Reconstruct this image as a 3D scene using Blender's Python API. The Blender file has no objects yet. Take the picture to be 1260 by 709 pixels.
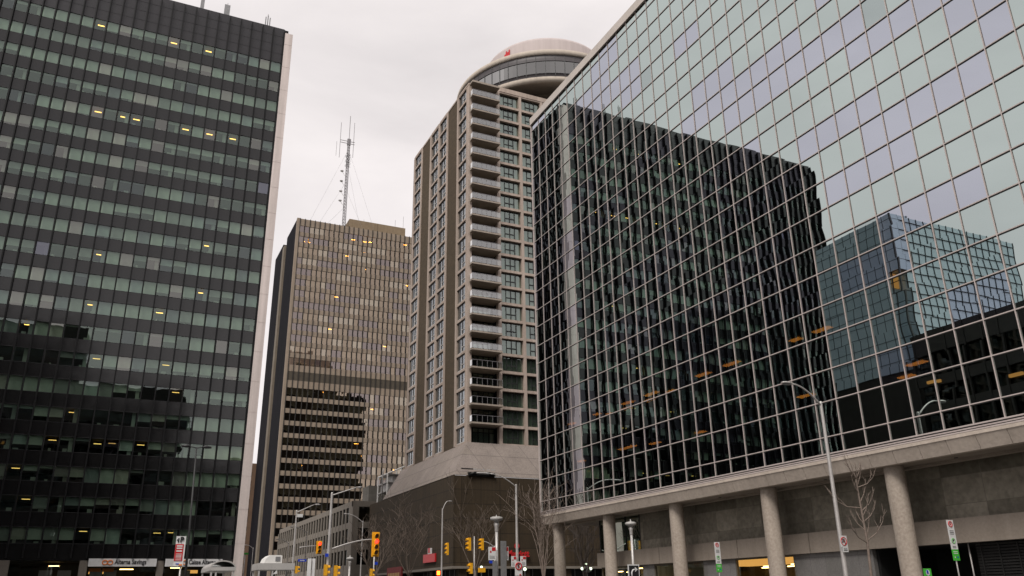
import bpy, math, random
from mathutils import Vector, Matrix
random.seed(7)
S = bpy.context.scene
COL = S.collection
PI = math.pi

# ------------------------------------------------------------------ camera
F_PX, PITCH, ROLL, YAW = 1016.1327, 0.357048, -0.0151422, 0.4453617
EYE = Vector((0, 0, 1.6))
fw = Vector((math.sin(YAW)*math.cos(PITCH), math.cos(YAW)*math.cos(PITCH), math.sin(PITCH)))
rt = Vector((math.cos(YAW), -math.sin(YAW), 0)); up = rt.cross(fw)
R2 = math.cos(ROLL)*rt + math.sin(ROLL)*up
U2 = -math.sin(ROLL)*rt + math.cos(ROLL)*up
cam = bpy.data.cameras.new('camera'); cam.sensor_width = 36; cam.sensor_fit = 'HORIZONTAL'
cam.lens = F_PX*36/1260; cam.clip_start = .1; cam.clip_end = 6000
co = bpy.data.objects.new('camera', cam); COL.objects.link(co)
m = Matrix((R2, U2, -fw)).transposed().to_4x4(); m.translation = EYE
co.matrix_world = m; S.camera = co

def px(p):
    d = Vector(p) - EYE; z = d.dot(fw)
    if z < .1: return None
    return (630 + F_PX*d.dot(R2)/z, 354.5 - F_PX*d.dot(U2)/z)
def shown(pts):
    q = [px(p) for p in pts]
    if any(a is None for a in q): return 0
    q = [(min(max(x, 0), 1260), min(max(y, 0), 709)) for x, y in q]
    a = 0
    for i in range(len(q)):
        x0, y0 = q[i]; x1, y1 = q[(i+1) % len(q)]; a += x0*y1 - x1*y0
    return abs(a)/2

# ------------------------------------------------------------------ materials
MATS = {}
def newmat(name):
    mt = bpy.data.materials.new(name); mt.use_nodes = True
    nt = mt.node_tree; nt.nodes.clear()
    out = nt.nodes.new('ShaderNodeOutputMaterial')
    MATS[name] = mt
    return mt, nt, out
def N(nt, t, **kw):
    n = nt.nodes.new(t)
    for k, v in kw.items():
        if k == 'op': n.operation = v
        else: setattr(n, k, v)
    return n
def vmath(nt, op, a, b=None):
    n = N(nt, 'ShaderNodeVectorMath', op=op)
    for i, v in enumerate((a, b)):
        if v is None: continue
        if isinstance(v, (tuple, list)): n.inputs[i].default_value = v
        elif isinstance(v, (int, float)):
            n.inputs[3 if op == 'SCALE' else i].default_value = v
        else: nt.links.new(v, n.inputs[i])
    return n.outputs[0]
def surf(name, c1, c2=None, scale=1.0, rough=.8, bump=.0, streak=.0, metal=0., spec=.4, joints=None, fine=.25, wob=0, var=.8):
    """two real base colours mixed by noise, optional rain streaks and panel joints"""
    mt, nt, out = newmat(name)
    L = nt.links.new
    p = N(nt, 'ShaderNodeBsdfPrincipled')
    p.inputs['Roughness'].default_value = rough; p.inputs['Metallic'].default_value = metal
    p.inputs['Specular IOR Level'].default_value = spec
    L(p.outputs[0], out.inputs[0])
    g = N(nt, 'ShaderNodeNewGeometry')
    c2 = c2 or tuple(x*.8 for x in c1)
    n1 = N(nt, 'ShaderNodeTexNoise'); n1.inputs['Scale'].default_value = scale; n1.inputs['Detail'].default_value = 6
    n1.inputs['Roughness'].default_value = .65
    L(g.outputs['Position'], n1.inputs['Vector'])
    n2 = N(nt, 'ShaderNodeTexNoise'); n2.inputs['Scale'].default_value = scale*14; n2.inputs['Detail'].default_value = 3
    L(g.outputs['Position'], n2.inputs['Vector'])
    mx = N(nt, 'ShaderNodeMix', data_type='FLOAT'); mx.inputs[0].default_value = fine
    L(n1.outputs[0], mx.inputs[2]); L(n2.outputs[0], mx.inputs[3])
    fac = mx.outputs[0]
    if streak:
        sv = vmath(nt, 'MULTIPLY', g.outputs['Position'], (1.6, 1.6, .06))
        n3 = N(nt, 'ShaderNodeTexNoise'); n3.inputs['Scale'].default_value = 1; n3.inputs['Detail'].default_value = 4
        L(sv, n3.inputs['Vector'])
        m3 = N(nt, 'ShaderNodeMix', data_type='FLOAT'); m3.inputs[0].default_value = streak
        L(fac, m3.inputs[2]); L(n3.outputs[0], m3.inputs[3]); fac = m3.outputs[0]
    rmp = N(nt, 'ShaderNodeValToRGB')
    rmp.color_ramp.elements[0].position = .36; rmp.color_ramp.elements[0].color = (*c2, 1)
    rmp.color_ramp.elements[1].position = .64; rmp.color_ramp.elements[1].color = (*c1, 1)
    L(fac, rmp.inputs[0])
    col = rmp.outputs[0]
    if joints:
        axis, w, h, off, jc = joints[:5]; ms = joints[5] if len(joints) > 5 else .02      # axis 'x' wall runs along x, 'y' runs along y, 'xy' either
        b = N(nt, 'ShaderNodeTexBrick'); b.offset = off
        b.inputs['Scale'].default_value = 1; b.inputs['Brick Width'].default_value = w; b.inputs['Row Height'].default_value = h
        b.inputs['Mortar Size'].default_value = ms; b.inputs['Mortar Smooth'].default_value = .3
        b.inputs['Color1'].default_value = (1, 1, 1, 1); b.inputs['Color2'].default_value = (var, var, var*.96, 1)
        b.inputs['Mortar'].default_value = (jc, jc, jc, 1)
        sp = N(nt, 'ShaderNodeSeparateXYZ'); L(g.outputs['Position'], sp.inputs[0])
        cb = N(nt, 'ShaderNodeCombineXYZ'); L(sp.outputs[2], cb.inputs[1])
        if axis == 'xy':
            ad = N(nt, 'ShaderNodeMath', op='ADD'); L(sp.outputs[0], ad.inputs[0]); L(sp.outputs[1], ad.inputs[1]); L(ad.outputs[0], cb.inputs[0])
        else: L(sp.outputs[0 if axis == 'x' else 1], cb.inputs[0])
        L(cb.outputs[0], b.inputs['Vector'])
        mm = N(nt, 'ShaderNodeMix', data_type='RGBA', blend_type='MULTIPLY'); mm.inputs[0].default_value = 1
        L(col, mm.inputs[6]); L(b.outputs[0], mm.inputs[7]); col = mm.outputs[2]
    L(col, p.inputs['Base Color'])
    if wob:
        nw = N(nt, 'ShaderNodeTexNoise'); nw.inputs['Scale'].default_value = .9; nw.inputs['Detail'].default_value = 1
        L(g.outputs['Position'], nw.inputs['Vector'])
        q = vmath(nt, 'SUBTRACT', nw.outputs['Color'], (.5, .5, .5))
        L(vmath(nt, 'NORMALIZE', vmath(nt, 'ADD', g.outputs['Normal'], vmath(nt, 'SCALE', q, float(wob)))), p.inputs['Normal'])
    if bump:
        bp = N(nt, 'ShaderNodeBump'); bp.inputs['Strength'].default_value = bump; bp.inputs['Distance'].default_value = .03
        L(n2.outputs[0], bp.inputs['Height']); L(bp.outputs[0], p.inputs['Normal'])
    return mt
def glass(name, tint, reflect, through, org=(0, 0, 0), size=(1, 1, 1), tilt=.004, wave=.01, wscale=(.5, .5, .5), rough=.0, edge=.5):
    """coated glass: mirror part (grows at a grazing view) + tinted see-through part; every pane tilted and rippled a little"""
    mt, nt, out = newmat(name)
    L = nt.links.new
    g = N(nt, 'ShaderNodeNewGeometry')
    v = vmath(nt, 'SUBTRACT', g.outputs['Position'], org)
    v = vmath(nt, 'DIVIDE', v, size)
    v = vmath(nt, 'FLOOR', v)
    mask = tuple(0. if s > 500 else 1. for s in size)
    v = vmath(nt, 'MULTIPLY', v, mask)
    w = N(nt, 'ShaderNodeTexWhiteNoise'); L(v, w.inputs['Vector'])
    wc = vmath(nt, 'SUBTRACT', w.outputs['Color'], (.5, .5, .5))
    q = vmath(nt, 'MULTIPLY', g.outputs['Position'], wscale)
    q = vmath(nt, 'ADD', q, vmath(nt, 'SCALE', wc, 40.))
    n = N(nt, 'ShaderNodeTexNoise'); n.inputs['Scale'].default_value = 1; n.inputs['Detail'].default_value = 1.5
    L(q, n.inputs['Vector'])
    nc = vmath(nt, 'SUBTRACT', n.outputs['Color'], (.5, .5, .5))
    nc = vmath(nt, 'MULTIPLY', nc, (1, 1, .45))
    s = vmath(nt, 'ADD', g.outputs['Normal'], vmath(nt, 'SCALE', wc, float(tilt)))
    s = vmath(nt, 'ADD', s, vmath(nt, 'SCALE', nc, float(wave)))
    s = vmath(nt, 'NORMALIZE', s)
    gl = N(nt, 'ShaderNodeBsdfGlossy'); gl.inputs['Roughness'].default_value = rough; gl.inputs['Color'].default_value = (*tint, 1)
    L(s, gl.inputs['Normal'])
    tr = N(nt, 'ShaderNodeBsdfTransparent'); tr.inputs[0].default_value = (*through, 1)
    lw = N(nt, 'ShaderNodeLayerWeight'); lw.inputs[0].default_value = edge
    mr = N(nt, 'ShaderNodeMapRange'); mr.inputs[3].default_value = reflect; mr.inputs[4].default_value = min(1, reflect+.45)
    L(lw.outputs['Fresnel'], mr.inputs[0])
    mx = N(nt, 'ShaderNodeMixShader'); L(mr.outputs[0], mx.inputs[0]); L(tr.outputs[0], mx.inputs[1]); L(gl.outputs[0], mx.inputs[2])
    L(mx.outputs[0], out.inputs[0])
    return mt
def emit(name, c, s):
    mt, nt, out = newmat(name)
    e = N(nt, 'ShaderNodeEmission'); e.inputs[0].default_value = (*c, 1); e.inputs[1].default_value = s
    nt.links.new(e.outputs[0], out.inputs[0]); return mt

surf('asphalt', (.055, .055, .056), (.04, .04, .04), .8, .9, .4)
surf('paving', (.3, .29, .27), (.22, .21, .2), .5, .85, .2, joints=('x', 1.2, 1.2, 0, .6))
surf('kerb', (.38, .37, .35), None, 1, .8)
surf('road_paint', (.75, .75, .72), (.55, .55, .53), 2, .7)
surf('ground', (.16, .155, .14), (.1, .1, .09), .05, .95)
surf('granite_dark', (.014, .013, .014), (.008, .008, .008), .6, .13, spec=.60, fine=.6, wob=.02)
surf('granite_roof', (.028, .026, .030), (.016, .015, .017), .6, .25, spec=.55, fine=.6)
surf('fin_black', (.008, .008, .009), None, 1, .5, spec=.2)
surf('pillar_concrete', (.72, .63, .60), (.52, .455, .43), .3, .75, .1, streak=.6, fine=.4)
surf('concrete', (.37, .315, .265), (.27, .228, .19), .5, .85, .4, streak=.35, fine=.4)
surf('fascia_concrete', (.58, .50, .43), (.44, .375, .32), .35, .85, .5, streak=.4, fine=.65)
surf('coping', (.60, .54, .50), (.5, .45, .41), .4, .7, .1, streak=.2)
surf('concrete_pale', (.46, .395, .335), (.30, .25, .21), .5, .85, .6, streak=.35, fine=.65)
surf('hotel_concrete', (.47, .385, .33), (.31, .25, .21), .5, .85, .3, streak=.55, fine=.45)
surf('hotel_skirt', (.30, .255, .23), (.19, .16, .145), .45, .85, .5, streak=.12, fine=.55, joints=('xy', 4.6, 2.72, .0, .62, .06), var=.9)
surf('hotel_brick', (.095, .066, .038), (.058, .041, .023), 1.2, .9, .5, fine=.6, joints=('y', .9, .3, .5, .75))
surf('podium_brick', (.056, .037, .019), (.032, .022, .012), .28, .9, .5, streak=.5, fine=.5, joints=('xy', 3.1, 2.05, .0, .45, .07), var=.82)
surf('recess_wall', (.36, .325, .265), (.20, .18, .145), .25, .85, .5, fine=.5, joints=('y', 2.4, 1.45, .0, .6), var=.45)
surf('stone_grey', (.25, .24, .235), (.18, .172, .168), .8, .8, .3, fine=.5, joints=('y', 1.3, 1.2, .0, .7))
surf('drum_concrete', (.46, .40, .39), (.40, .345, .335), .4, .8, .2, streak=.6)
surf('drum_lip', (.5, .44, .375), (.41, .355, .3), .4, .8, .2, streak=.5)
surf('drum_dark', (.075, .068, .072), (.055, .05, .054), .5, .5)
surf('brown_concrete', (.30, .24, .185), (.215, .17, .13), .5, .8, .2, streak=.4, fine=.4)
surf('brown_penthouse', (.26, .195, .125), (.19, .14, .09), .5, .85, .2, streak=.3)
surf('louver_brown', (.085, .07, .052), (.06, .05, .037), 1, .8)
surf('side_cladding', (.014, .0135, .017), (.008, .008, .010), .3, .85, streak=.4, spec=.05)
surf('flank_concrete', (.19, .16, .125), (.14, .118, .092), .5, .85)
surf('olive_concrete', (.16, .14, .105), (.12, .105, .08), .5, .85)
surf('office_concrete', (.22, .195, .165), (.15, .13, .11), .6, .85, .4, fine=.5, streak=.3)
surf('brown_block', (.17, .105, .068), (.12, .075, .05), .3, .9, .2)
surf('block_grey', (.17, .16, .145), (.12, .112, .10), .5, .9, .2, joints=('x', 3, 1.5, .5, .6))
surf('aluminium', (.54, .47, .45), (.46, .40, .38), 2, .5)
surf('dark_gasket', (.02, .018, .016), None, 2, .6)
surf('lamp_steel', (.50, .475, .46), (.38, .36, .35), 3, .45, metal=.35, streak=.2)
surf('dark_steel', (.03, .03, .032), None, 3, .5)
surf('mast_steel', (.30, .29, .30), (.2, .19, .2), 1, .5, metal=.3)
surf('white_paint', (.78, .77, .75), (.66, .65, .63), 2, .5, streak=.3)
surf('shelter_white', (.44, .425, .41), (.35, .34, .33), 2, .5, streak=.3)
surf('signal_yellow', (.85, .42, .015), (.70, .34, .012), 4, .5)
surf('black_plastic', (.012, .012, .012), None, 3, .4)
surf('sign_white', (.72, .72, .72), (.62, .62, .62), 3, .5)
surf('sign_red', (.55, .02, .025), None, 3, .45)
surf('sign_green', (.07, .50, .05), None, 3, .45)
surf('sign_blue', (.01, .05, .5), None, 3, .45)
surf('sign_back', (.27, .27, .275), (.2, .2, .205), 3, .5, metal=.4)
surf('sign_orange', (.85, .22, .01), None, 3, .5)
surf('ink', (.015, .015, .018), None, 3, .5)
surf('awning_red', (.20, .012, .012), (.14, .01, .01), 3, .7)
surf('gold_paint', (.45, .25, .05), None, 3, .5)
surf('bark', (.15, .115, .092), (.085, .066, .053), 6, .9, .4)
surf('bark_pale', (.25, .195, .165), (.15, .12, .10), 6, .9, .4)
surf('bark_dark', (.06, .046, .04), (.035, .028, .024), 6, .9, .4)
surf('blind', (.50, .56, .49), (.40, .45, .39), .3, .8)
surf('blind_grey', (.30, .32, .30), (.24, .26, .24), .3, .8)
surf('blind_warm', (.62, .64, .50), (.55, .57, .45), .3, .8)
surf('curtain', (.50, .52, .48), (.36, .385, .35), 1.3, .8, streak=.8)
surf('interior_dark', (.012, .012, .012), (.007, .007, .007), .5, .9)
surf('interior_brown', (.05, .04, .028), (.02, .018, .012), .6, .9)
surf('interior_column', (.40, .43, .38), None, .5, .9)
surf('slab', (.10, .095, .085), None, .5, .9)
surf('window_frame_white', (.56, .54, .52), None, 2, .5)
surf('window_frame_dark', (.02, .021, .022), None, 2, .4)
surf('louver_black', (.018, .017, .016), (.01, .01, .01), 3, .6)
PW = 1.65
gy = dict(org=(0, 72.77, 9.16), size=(1000, PW, 1.946), wscale=(.0, .22, .30))
glass('mirror_green', (.59, .685, .665), .80, (.20, .22, .2), tilt=.002, wave=.010, **gy)
glass('mirror_lilac', (.58, .615, .70), .80, (.20, .2, .22), tilt=.002, wave=.010, **gy)
glass('mirror_dim', (.50, .58, .575), .78, (.25, .27, .25), tilt=.002, wave=.010, **gy)
gx = dict(org=(13.71, 0, 9.32-3.281), size=(1.533, 1000, 3.281), wscale=(.8, .0, .8))
glass('office_glass', (.78, .92, .83), .13, (.70, .80, .72), tilt=.006, wave=.012, edge=.3, **gx)
glass('office_glass_pale', (.95, .96, .90), .16, (.70, .76, .68), tilt=.006, wave=.012, edge=.3, **gx)
glass('office_glass_cool', (.76, .86, .84), .12, (.66, .78, .72), tilt=.006, wave=.012, edge=.3, **gx)
glass('office_glass_lilac', (.80, .82, .95), .18, (.30, .3, .34), tilt=.006, wave=.012, edge=.3, **gx)
gm = dict(org=(43.3, 0, 1.), size=(1.655, 1000, 3.78), wscale=(.35, .0, .35))
glass('bronze_glass', (.47, .38, .295), .62, (.74, .66, .50), tilt=.012, wave=.012, edge=.2, **gm)
glass('bronze_glass_lilac', (.40, .34, .325), .60, (.74, .66, .50), tilt=.012, wave=.012, edge=.2, **gm)
glass('bronze_glass_light', (.60, .52, .42), .62, (.74, .66, .50), tilt=.012, wave=.012, edge=.2, **gm)
glass('hotel_glass', (.82, .93, .88), .22, (.62, .72, .64), org=(48.3, 118, 23.9), size=(1.1, 1000, 2.95), tilt=.01, wave=.01, wscale=(.5, .5, .5), edge=.3)
glass('hotel_glass_side', (.85, .9, .95), .30, (.5, .55, .5), org=(48.3, 118, 23.9), size=(1000, 1.1, 2.95), tilt=.01, wave=.01, wscale=(.5, .5, .5), edge=.3)
glass('railing_glass', (.92, .93, .93), .30, (.66, .72, .69), org=(48.3, 118, 23.9), size=(1.2, 1000, 2.95), tilt=.006, wave=.004, wscale=(.5, .5, .5), edge=.4)
glass('drum_glass', (.40, .40, .39), .55, (.3, .3, .3), org=(0, 0, 0), size=(1000, 1000, 1000), tilt=0, wave=.004, edge=.3)
glass('shop_glass', (.6, .65, .6), .10, (.75, .76, .68), org=(0, 0, 0), size=(2, 2, 2.5), tilt=.004, wave=.004, edge=.3)
glass('green_glass', (.65, .75, .7), .30, (.6, .7, .62), org=(0, 0, 0), size=(2, 2, 2.5), tilt=.004, wave=.004, edge=.3)
glass('dark_pane', (.5, .55, .55), .07, (.15, .16, .16), org=(0, 0, 0), size=(2, 2, 2), tilt=.004, wave=.004, edge=.3)
glass('clear_glass', (.9, .9, .9), .05, (.9, .92, .92), org=(0, 0, 0), size=(2, 2, 2), tilt=0, wave=0, edge=.3)
surf('painted_sky_blue', (.46, .56, .62), (.40, .50, .56), .2, .06, metal=.12, spec=.7)  # mostly diffuse; the sky's reflection is painted in as pale blue base colour
emit('light_yellow', (1, .52, .12), 2.2); emit('light_warm', (1, .34, .05), 2.6); emit('light_far', (1, .42, .07), 9); emit('light_office', (1, .62, .16), .9)
emit('light_shop', (1, .50, .13), .5); emit('light_tube', (1, .66, .25), 5)
emit('lens_red', (1, .02, .012), 3.5); emit('lens_orange', (1, .12, .01), 6); emit('globe_light', (.85, 1, .72), 1.1)
emit('light_recess', (1, .45, .12), .25)
surf('lens_off', (.08, .03, .01), None, 3, .3)

# ------------------------------------------------------------------ mesh helpers
class MB:
    def __init__(s): s.v = []; s.f = []; s.m = []; s.smooth = []
    def face(s, pts, mi=0, sm=False):
        b = len(s.v); s.v += [tuple(p) for p in pts]; s.f.append(tuple(range(b, b+len(pts)))); s.m.append(mi); s.smooth.append(sm); return s
    def box(s, x0, x1, y0, y1, z0, z1, mi=0):
        if x0 > x1: x0, x1 = x1, x0
        if y0 > y1: y0, y1 = y1, y0
        if z0 > z1: z0, z1 = z1, z0
        b = len(s.v)
        s.v += [(x0, y0, z0), (x1, y0, z0), (x1, y1, z0), (x0, y1, z0), (x0, y0, z1), (x1, y0, z1), (x1, y1, z1), (x0, y1, z1)]
        for f in ((0, 3, 2, 1), (4, 5, 6, 7), (0, 1, 5, 4), (1, 2, 6, 5), (2, 3, 7, 6), (3, 0, 4, 7)):
            s.f.append(tuple(b+i for i in f)); s.m.append(mi); s.smooth.append(False)
        return s
    def tube(s, pts, rad, n=8, mi=0, cap=True):
        pts = [Vector(p) for p in pts]
        if isinstance(rad, (int, float)): rad = [rad]*len(pts)
        rings = []; prev = None
        for i, p in enumerate(pts):
            d = (pts[min(i+1, len(pts)-1)] - pts[max(i-1, 0)]).normalized()
            if prev is None:
                a = Vector((1, 0, 0)) if abs(d.x) < .9 else Vector((0, 1, 0)); u = d.cross(a).normalized()
            else:
                u = (prev - d*prev.dot(d)).normalized()
            prev = u; w = d.cross(u); b = len(s.v)
            for k in range(n):
                t = 2*PI*k/n; s.v.append(tuple(p + rad[i]*(math.cos(t)*u + math.sin(t)*w)))
            rings.append(b)
        for a, b in zip(rings, rings[1:]):
            for k in range(n):
                k2 = (k+1) % n; s.f.append((a+k, a+k2, b+k2, b+k)); s.m.append(mi); s.smooth.append(n > 5)
        if cap:
            s.f.append(tuple(rings[0]+k for k in range(n))[::-1]); s.m.append(mi); s.smooth.append(False)
            s.f.append(tuple(rings[-1]+k for k in range(n))); s.m.append(mi); s.smooth.append(False)
        return s
    def lathe(s, c, prof, n=32, mi=0, a0=0, a1=2*PI, sm=True):
        full = abs(a1-a0-2*PI) < 1e-6; cnt = n if full else n+1; rings = []
        for r, z in prof:
            b = len(s.v)
            for k in range(cnt):
                t = a0+(a1-a0)*k/n; s.v.append((c[0]+r*math.cos(t), c[1]+r*math.sin(t), c[2]+z))
            rings.append(b)
        for a, b in zip(rings, rings[1:]):
            for k in range(n):
                k2 = (k+1) % cnt; s.f.append((a+k, a+k2, b+k2, b+k)); s.m.append(mi); s.smooth.append(sm)
        return s
    def disc(s, c, r, axis='y', n=20, mi=0, flip=False):
        pts = []
        for k in range(n):
            t = 2*PI*k/n; a, b = r*math.cos(t), r*math.sin(t)
            pts.append((c[0]+a, c[1], c[2]+b) if axis == 'y' else ((c[0], c[1]+a, c[2]+b) if axis == 'x' else (c[0]+a, c[1]+b, c[2])))
        return s.face(pts, mi)
    def build(s, name, mats, parent=None, kind=None, label=None, world=True):
        if not s.f: return None
        if isinstance(mats, str): mats = [mats]
        o0 = parent_origin(parent) if (parent is not None and world) else Vector((0, 0, 0))
        me = bpy.data.meshes.new(name)
        me.from_pydata([(x-o0.x, y-o0.y, z-o0.z) for x, y, z in s.v], [], s.f)
        for k in mats: me.materials.append(MATS[k])
        me.polygons.foreach_set('material_index', s.m); me.polygons.foreach_set('use_smooth', s.smooth)
        me.update()
        o = bpy.data.objects.new(name, me); COL.objects.link(o)
        if parent is not None: o.parent = parent
        if kind: o['kind'] = kind
        if label: o['label'] = label
        return o
def parent_origin(p):
    v = Vector((0, 0, 0))
    while p is not None: v += Vector(p.location); p = p.parent
    return v
def thing(name, loc, label, cat, group=None, rz=0):
    o = bpy.data.objects.new(name, None); COL.objects.link(o); o.location = loc; o.rotation_euler = (0, 0, rz); o.empty_display_size = .5
    o['label'] = label; o['category'] = cat
    if group: o['group'] = group
    return o
def tag(o, label, cat, group=None):
    o['label'] = label; o['category'] = cat
    if group: o['group'] = group
    return o
def box(name, mat, parent, *a, **kw):
    return MB().box(*a).build(name, mat, parent, **kw)
def text(name, body, mat, parent, loc, size, axis='-y', depth=.03, sx=1.):
    """lettering as a thin solid; axis is the way it faces"""
    c = bpy.data.curves.new('lettering', 'FONT'); c.body = body; c.size = size; c.extrude = depth/2; c.align_x = 'LEFT'; c.align_y = 'BOTTOM'
    c.offset = size*.022
    o = bpy.data.objects.new('lettering', c); COL.objects.link(o)
    bpy.context.view_layer.update()
    me = bpy.data.meshes.new_from_object(o); bpy.data.objects.remove(o)
    me.materials.clear(); me.materials.append(MATS[mat])
    rot = Matrix.Rotation(PI/2, 4, 'X')
    if axis == '-x': rot = Matrix.Rotation(-PI/2, 4, 'Z') @ rot
    me.transform(rot @ Matrix.Scale(sx, 4, (1, 0, 0)))
    t = bpy.data.objects.new(name, me); COL.objects.link(t); t.parent = parent
    t.location = Vector(loc) - (parent_origin(parent) if parent else Vector((0, 0, 0)))
    return t
def panes(name, items, root, most=100, sub=None):
    """items: (points, material, visible). The largest in the picture are parts of their own, the rest one part."""
    rank = sorted(range(len(items)), key=lambda i: -(shown(items[i][0]) if items[i][2] else 0))
    top = [i for i in rank[:most] if items[i][2] and shown(items[i][0]) > 1]
    for i in top:
        MB().face(items[i][0]).build(name, items[i][1], root)
    ts = set(top); mats = []; b = MB()
    for i in range(len(items)):
        if i in ts: continue
        if items[i][1] not in mats: mats.append(items[i][1])
        b.face(items[i][0], mats.index(items[i][1]))
    if b.f: b.build(name, mats, root, kind='stuff')

def structure(name, mat, b):
    o = b.build(name, mat); o['kind'] = 'structure'; return o

# ------------------------------------------------------------------ setting
structure('ground', 'ground', MB().face([(-3000, -3000, -.15), (3000, -3000, -.15), (3000, 3000, -.15), (-3000, 3000, -.15)]))
RX0, RX1, CY0, CY1 = 19.0, 31.2, 77.0, 97.0
b = MB(); b.face([(RX0, -120, -.13), (RX1, -120, -.13), (RX1, 600, -.13), (RX0, 600, -.13)])
structure('road', 'asphalt', b)
b = MB(); b.face([(-300, CY0, -.126), (RX0, CY0, -.126), (RX0, CY1, -.126), (-300, CY1, -.126)])
b.face([(RX1, CY0, -.126), (400, CY0, -.126), (400, CY1, -.126), (RX1, CY1, -.126)])
structure('cross_road', 'asphalt', b)
def slab_area(name, x0, x1, y0, y1):
    structure(name, ['paving', 'kerb'], MB().box(x0, x1, y0, y1, -.14, 0))
slab_area('pavement', -200, RX0, -60, CY0); slab_area('pavement', RX1, 120, -60, CY0)
slab_area('pavement', -200, RX0, CY1, 400); slab_area('pavement', RX1, 300, CY1, 400)
b = MB()
for y in range(-30, 74, 6):
    b.face([(25.0, y, -.122), (25.15, y, -.122), (25.15, y+3, -.122), (25, y+3, -.122)])
for k in range(11):
    x = RX0+.5+k*1.1; b.face([(x, 73.6, -.122), (x+.5, 73.6, -.122), (x+.5, 76.4, -.122), (x, 76.4, -.122)])
structure('road_markings', 'road_paint', b)

# ------------------------------------------------------------------ dark office tower (left)
TY = 105.7; TX1 = 13.71; TPW = 1.533; NB = 36; TX0 = TX1-TPW*NB; TTOP = 80.9; TBOT = 5.9
FP = 3.281; W1T = 74.94; WH = 1.66
T = thing('office_tower', (0, TY, 0), 'tall black office tower with rows of dim windows and a pale concrete edge pillar', 'office tower')
TD = 32.0
b = MB()
rows = [W1T - k*FP for k in range(21)]
# spandrel bands
prev = TBOT
edges = sorted([(t-WH, t) for t in rows])
for z0, z1 in edges:
    b.box(TX0, TX1, TY, TY+.12, prev, z0); prev = z1
b.build('spandrel_cladding', 'granite_dark', T)
b = MB(); q = (TTOP-prev)/4
for k in range(4): b.box(TX0, TX1, TY-.004*(k % 2), TY+.12, prev+q*k+.03, prev+q*(k+1)-.02)
b.box(TX0, TX1, TY+.03, TY+.1, prev, TTOP-.02, 0)
b.build('parapet_cladding', 'granite_roof', T)
b = MB()
for i in range(NB+1):
    x = TX1 - i*TPW; b.box(x-.07, x+.07, TY-.45, TY-.006, 6.12, TTOP-.45)
b.build('mullion', 'fin_black', T)
b = MB()
for z0, z1 in edges:
    b.box(TX0, TX1, TY-.02, TY+.11, z0-.05, z0); b.box(TX0, TX1, TY-.02, TY+.11, z1, z1+.05)
b.build('window_trim', 'dark_steel', T)
LIT = ((0, 15, 1), (0, 9, 1), (0, 6, 1), (4, 14, 1), (4, 12, 1), (4, 11, 1), (4, 7, 1), (4, 5, 1), (4, 3, 1),
                 (9, 4, 1), (10, 12, 1), (11, 4, 1), (12, 12, 1), (12, 7, 1), (14, 11, 1), (14, 6, 1), (15, 5, 1), (16, 12, 1),
                 (17, 13, 1), (17, 9, 2), (17, 7, 1), (18, 15, 1), (19, 14, 1), (20, 10, 1), (20, 4, 2), (13, 16, 1))
LITB = {(r, i+k) for r, i, n in LIT for k in range(n)}
items = []; blinds = []; cols = MB(); slabs = MB(); lamps = []
for ri, t in enumerate(rows):
    z0 = t-WH; low = ri/20
    slabs.box(TX0, TX1-.01, TY+.13, TY+8, t+.05, t+.35)
    run = 0; d = .5
    for i in range(NB):
        xa = TX1-(i+1)*TPW+.08; xb = TX1-i*TPW-.08
        vis = xb > -24
        u = random.random(); mt = 'office_glass_lilac' if u < .014 else ('office_glass_pale' if u < .16 else ('office_glass_cool' if u < .34 else 'office_glass'))
        items.append(([(xa, TY+.06, z0), (xb, TY+.06, z0), (xb, TY+.06, t), (xa, TY+.06, t)], mt, vis))
        if run <= 0:
            run = random.choice((1, 2, 3, 4, 5)); r = random.random()
            if ri < 14: d = 1.0 if r < .48 else (random.uniform(.3, .75) if r < .86 else .1)
            else: d = 1.0 if r < .34 else (random.uniform(.35, .8) if r < .66 else (.2 if r < .85 else 0))
        run -= 1
        dd = min(1, max(0, d+random.choice((0, 0, 0, -.2, .1)))) if d > 0 else 0
        bm = random.choice(('blind', 'blind', 'blind_grey'))
        if (ri, i) in LITB: dd = 0
        if ri == 17 and i < 3: dd = 1; bm = 'blind_warm'
        if dd > .02 and vis:
            blinds.append(([(xa, TY+.3, t-WH*dd), (xb, TY+.3, t-WH*dd), (xb, TY+.3, t+.05), (xa, TY+.3, t+.05)], bm, vis))
        if i % 4 == 0 and vis: cols.box(xb-.5, xb-.1, TY+.45, TY+.9, z0-.1, t+.2)
        if vis and random.random() < .5:     # things on the window ledges
            h = random.uniform(.15, .5); w = random.uniform(.15, .6); x = random.uniform(xa, xb-w)
            cols.box(x, x+w, TY+.5, TY+.7, z0, z0+h)
panes('window_pane', items, T)
panes('window_blind', blinds, T)
cols.build('interior_fittings', 'interior_column', T, kind='stuff')
slabs.build('floor_slab', 'interior_brown', T, kind='stuff')
# lit ceiling strips (row, bay) seen through the glass
for ri, i, n in LIT:
    t = rows[ri]; xb = TX1-i*TPW
    b = MB()
    for k in range(n):
        b.box(xb-1.15-k*TPW, xb-.35-k*TPW, TY+.9+.9*(k % 2), TY+1.06+.9*(k % 2), t-.32, t-.27)
    b.build('ceiling_light', 'light_office' if ri > 13 else 'light_yellow', T)
for ri, i in ((17, 12), (17, 9), (17, 6)):
    pass
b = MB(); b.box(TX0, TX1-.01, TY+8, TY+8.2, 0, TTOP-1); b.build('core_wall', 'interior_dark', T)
# pale end pillar with joints
b = MB(); z = 0
while z < TTOP-.9:
    z2 = min(z+3.9, TTOP-.9); b.box(TX1+.08, 14.9, TY-.47, TY+1.1, z+.02, z2-.02); z = z2
b.box(TX1+.10, 14.88, TY-.44, TY+1.08, 0, TTOP-.92)
b.build('corner_pillar', 'pillar_concrete', T)
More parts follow.
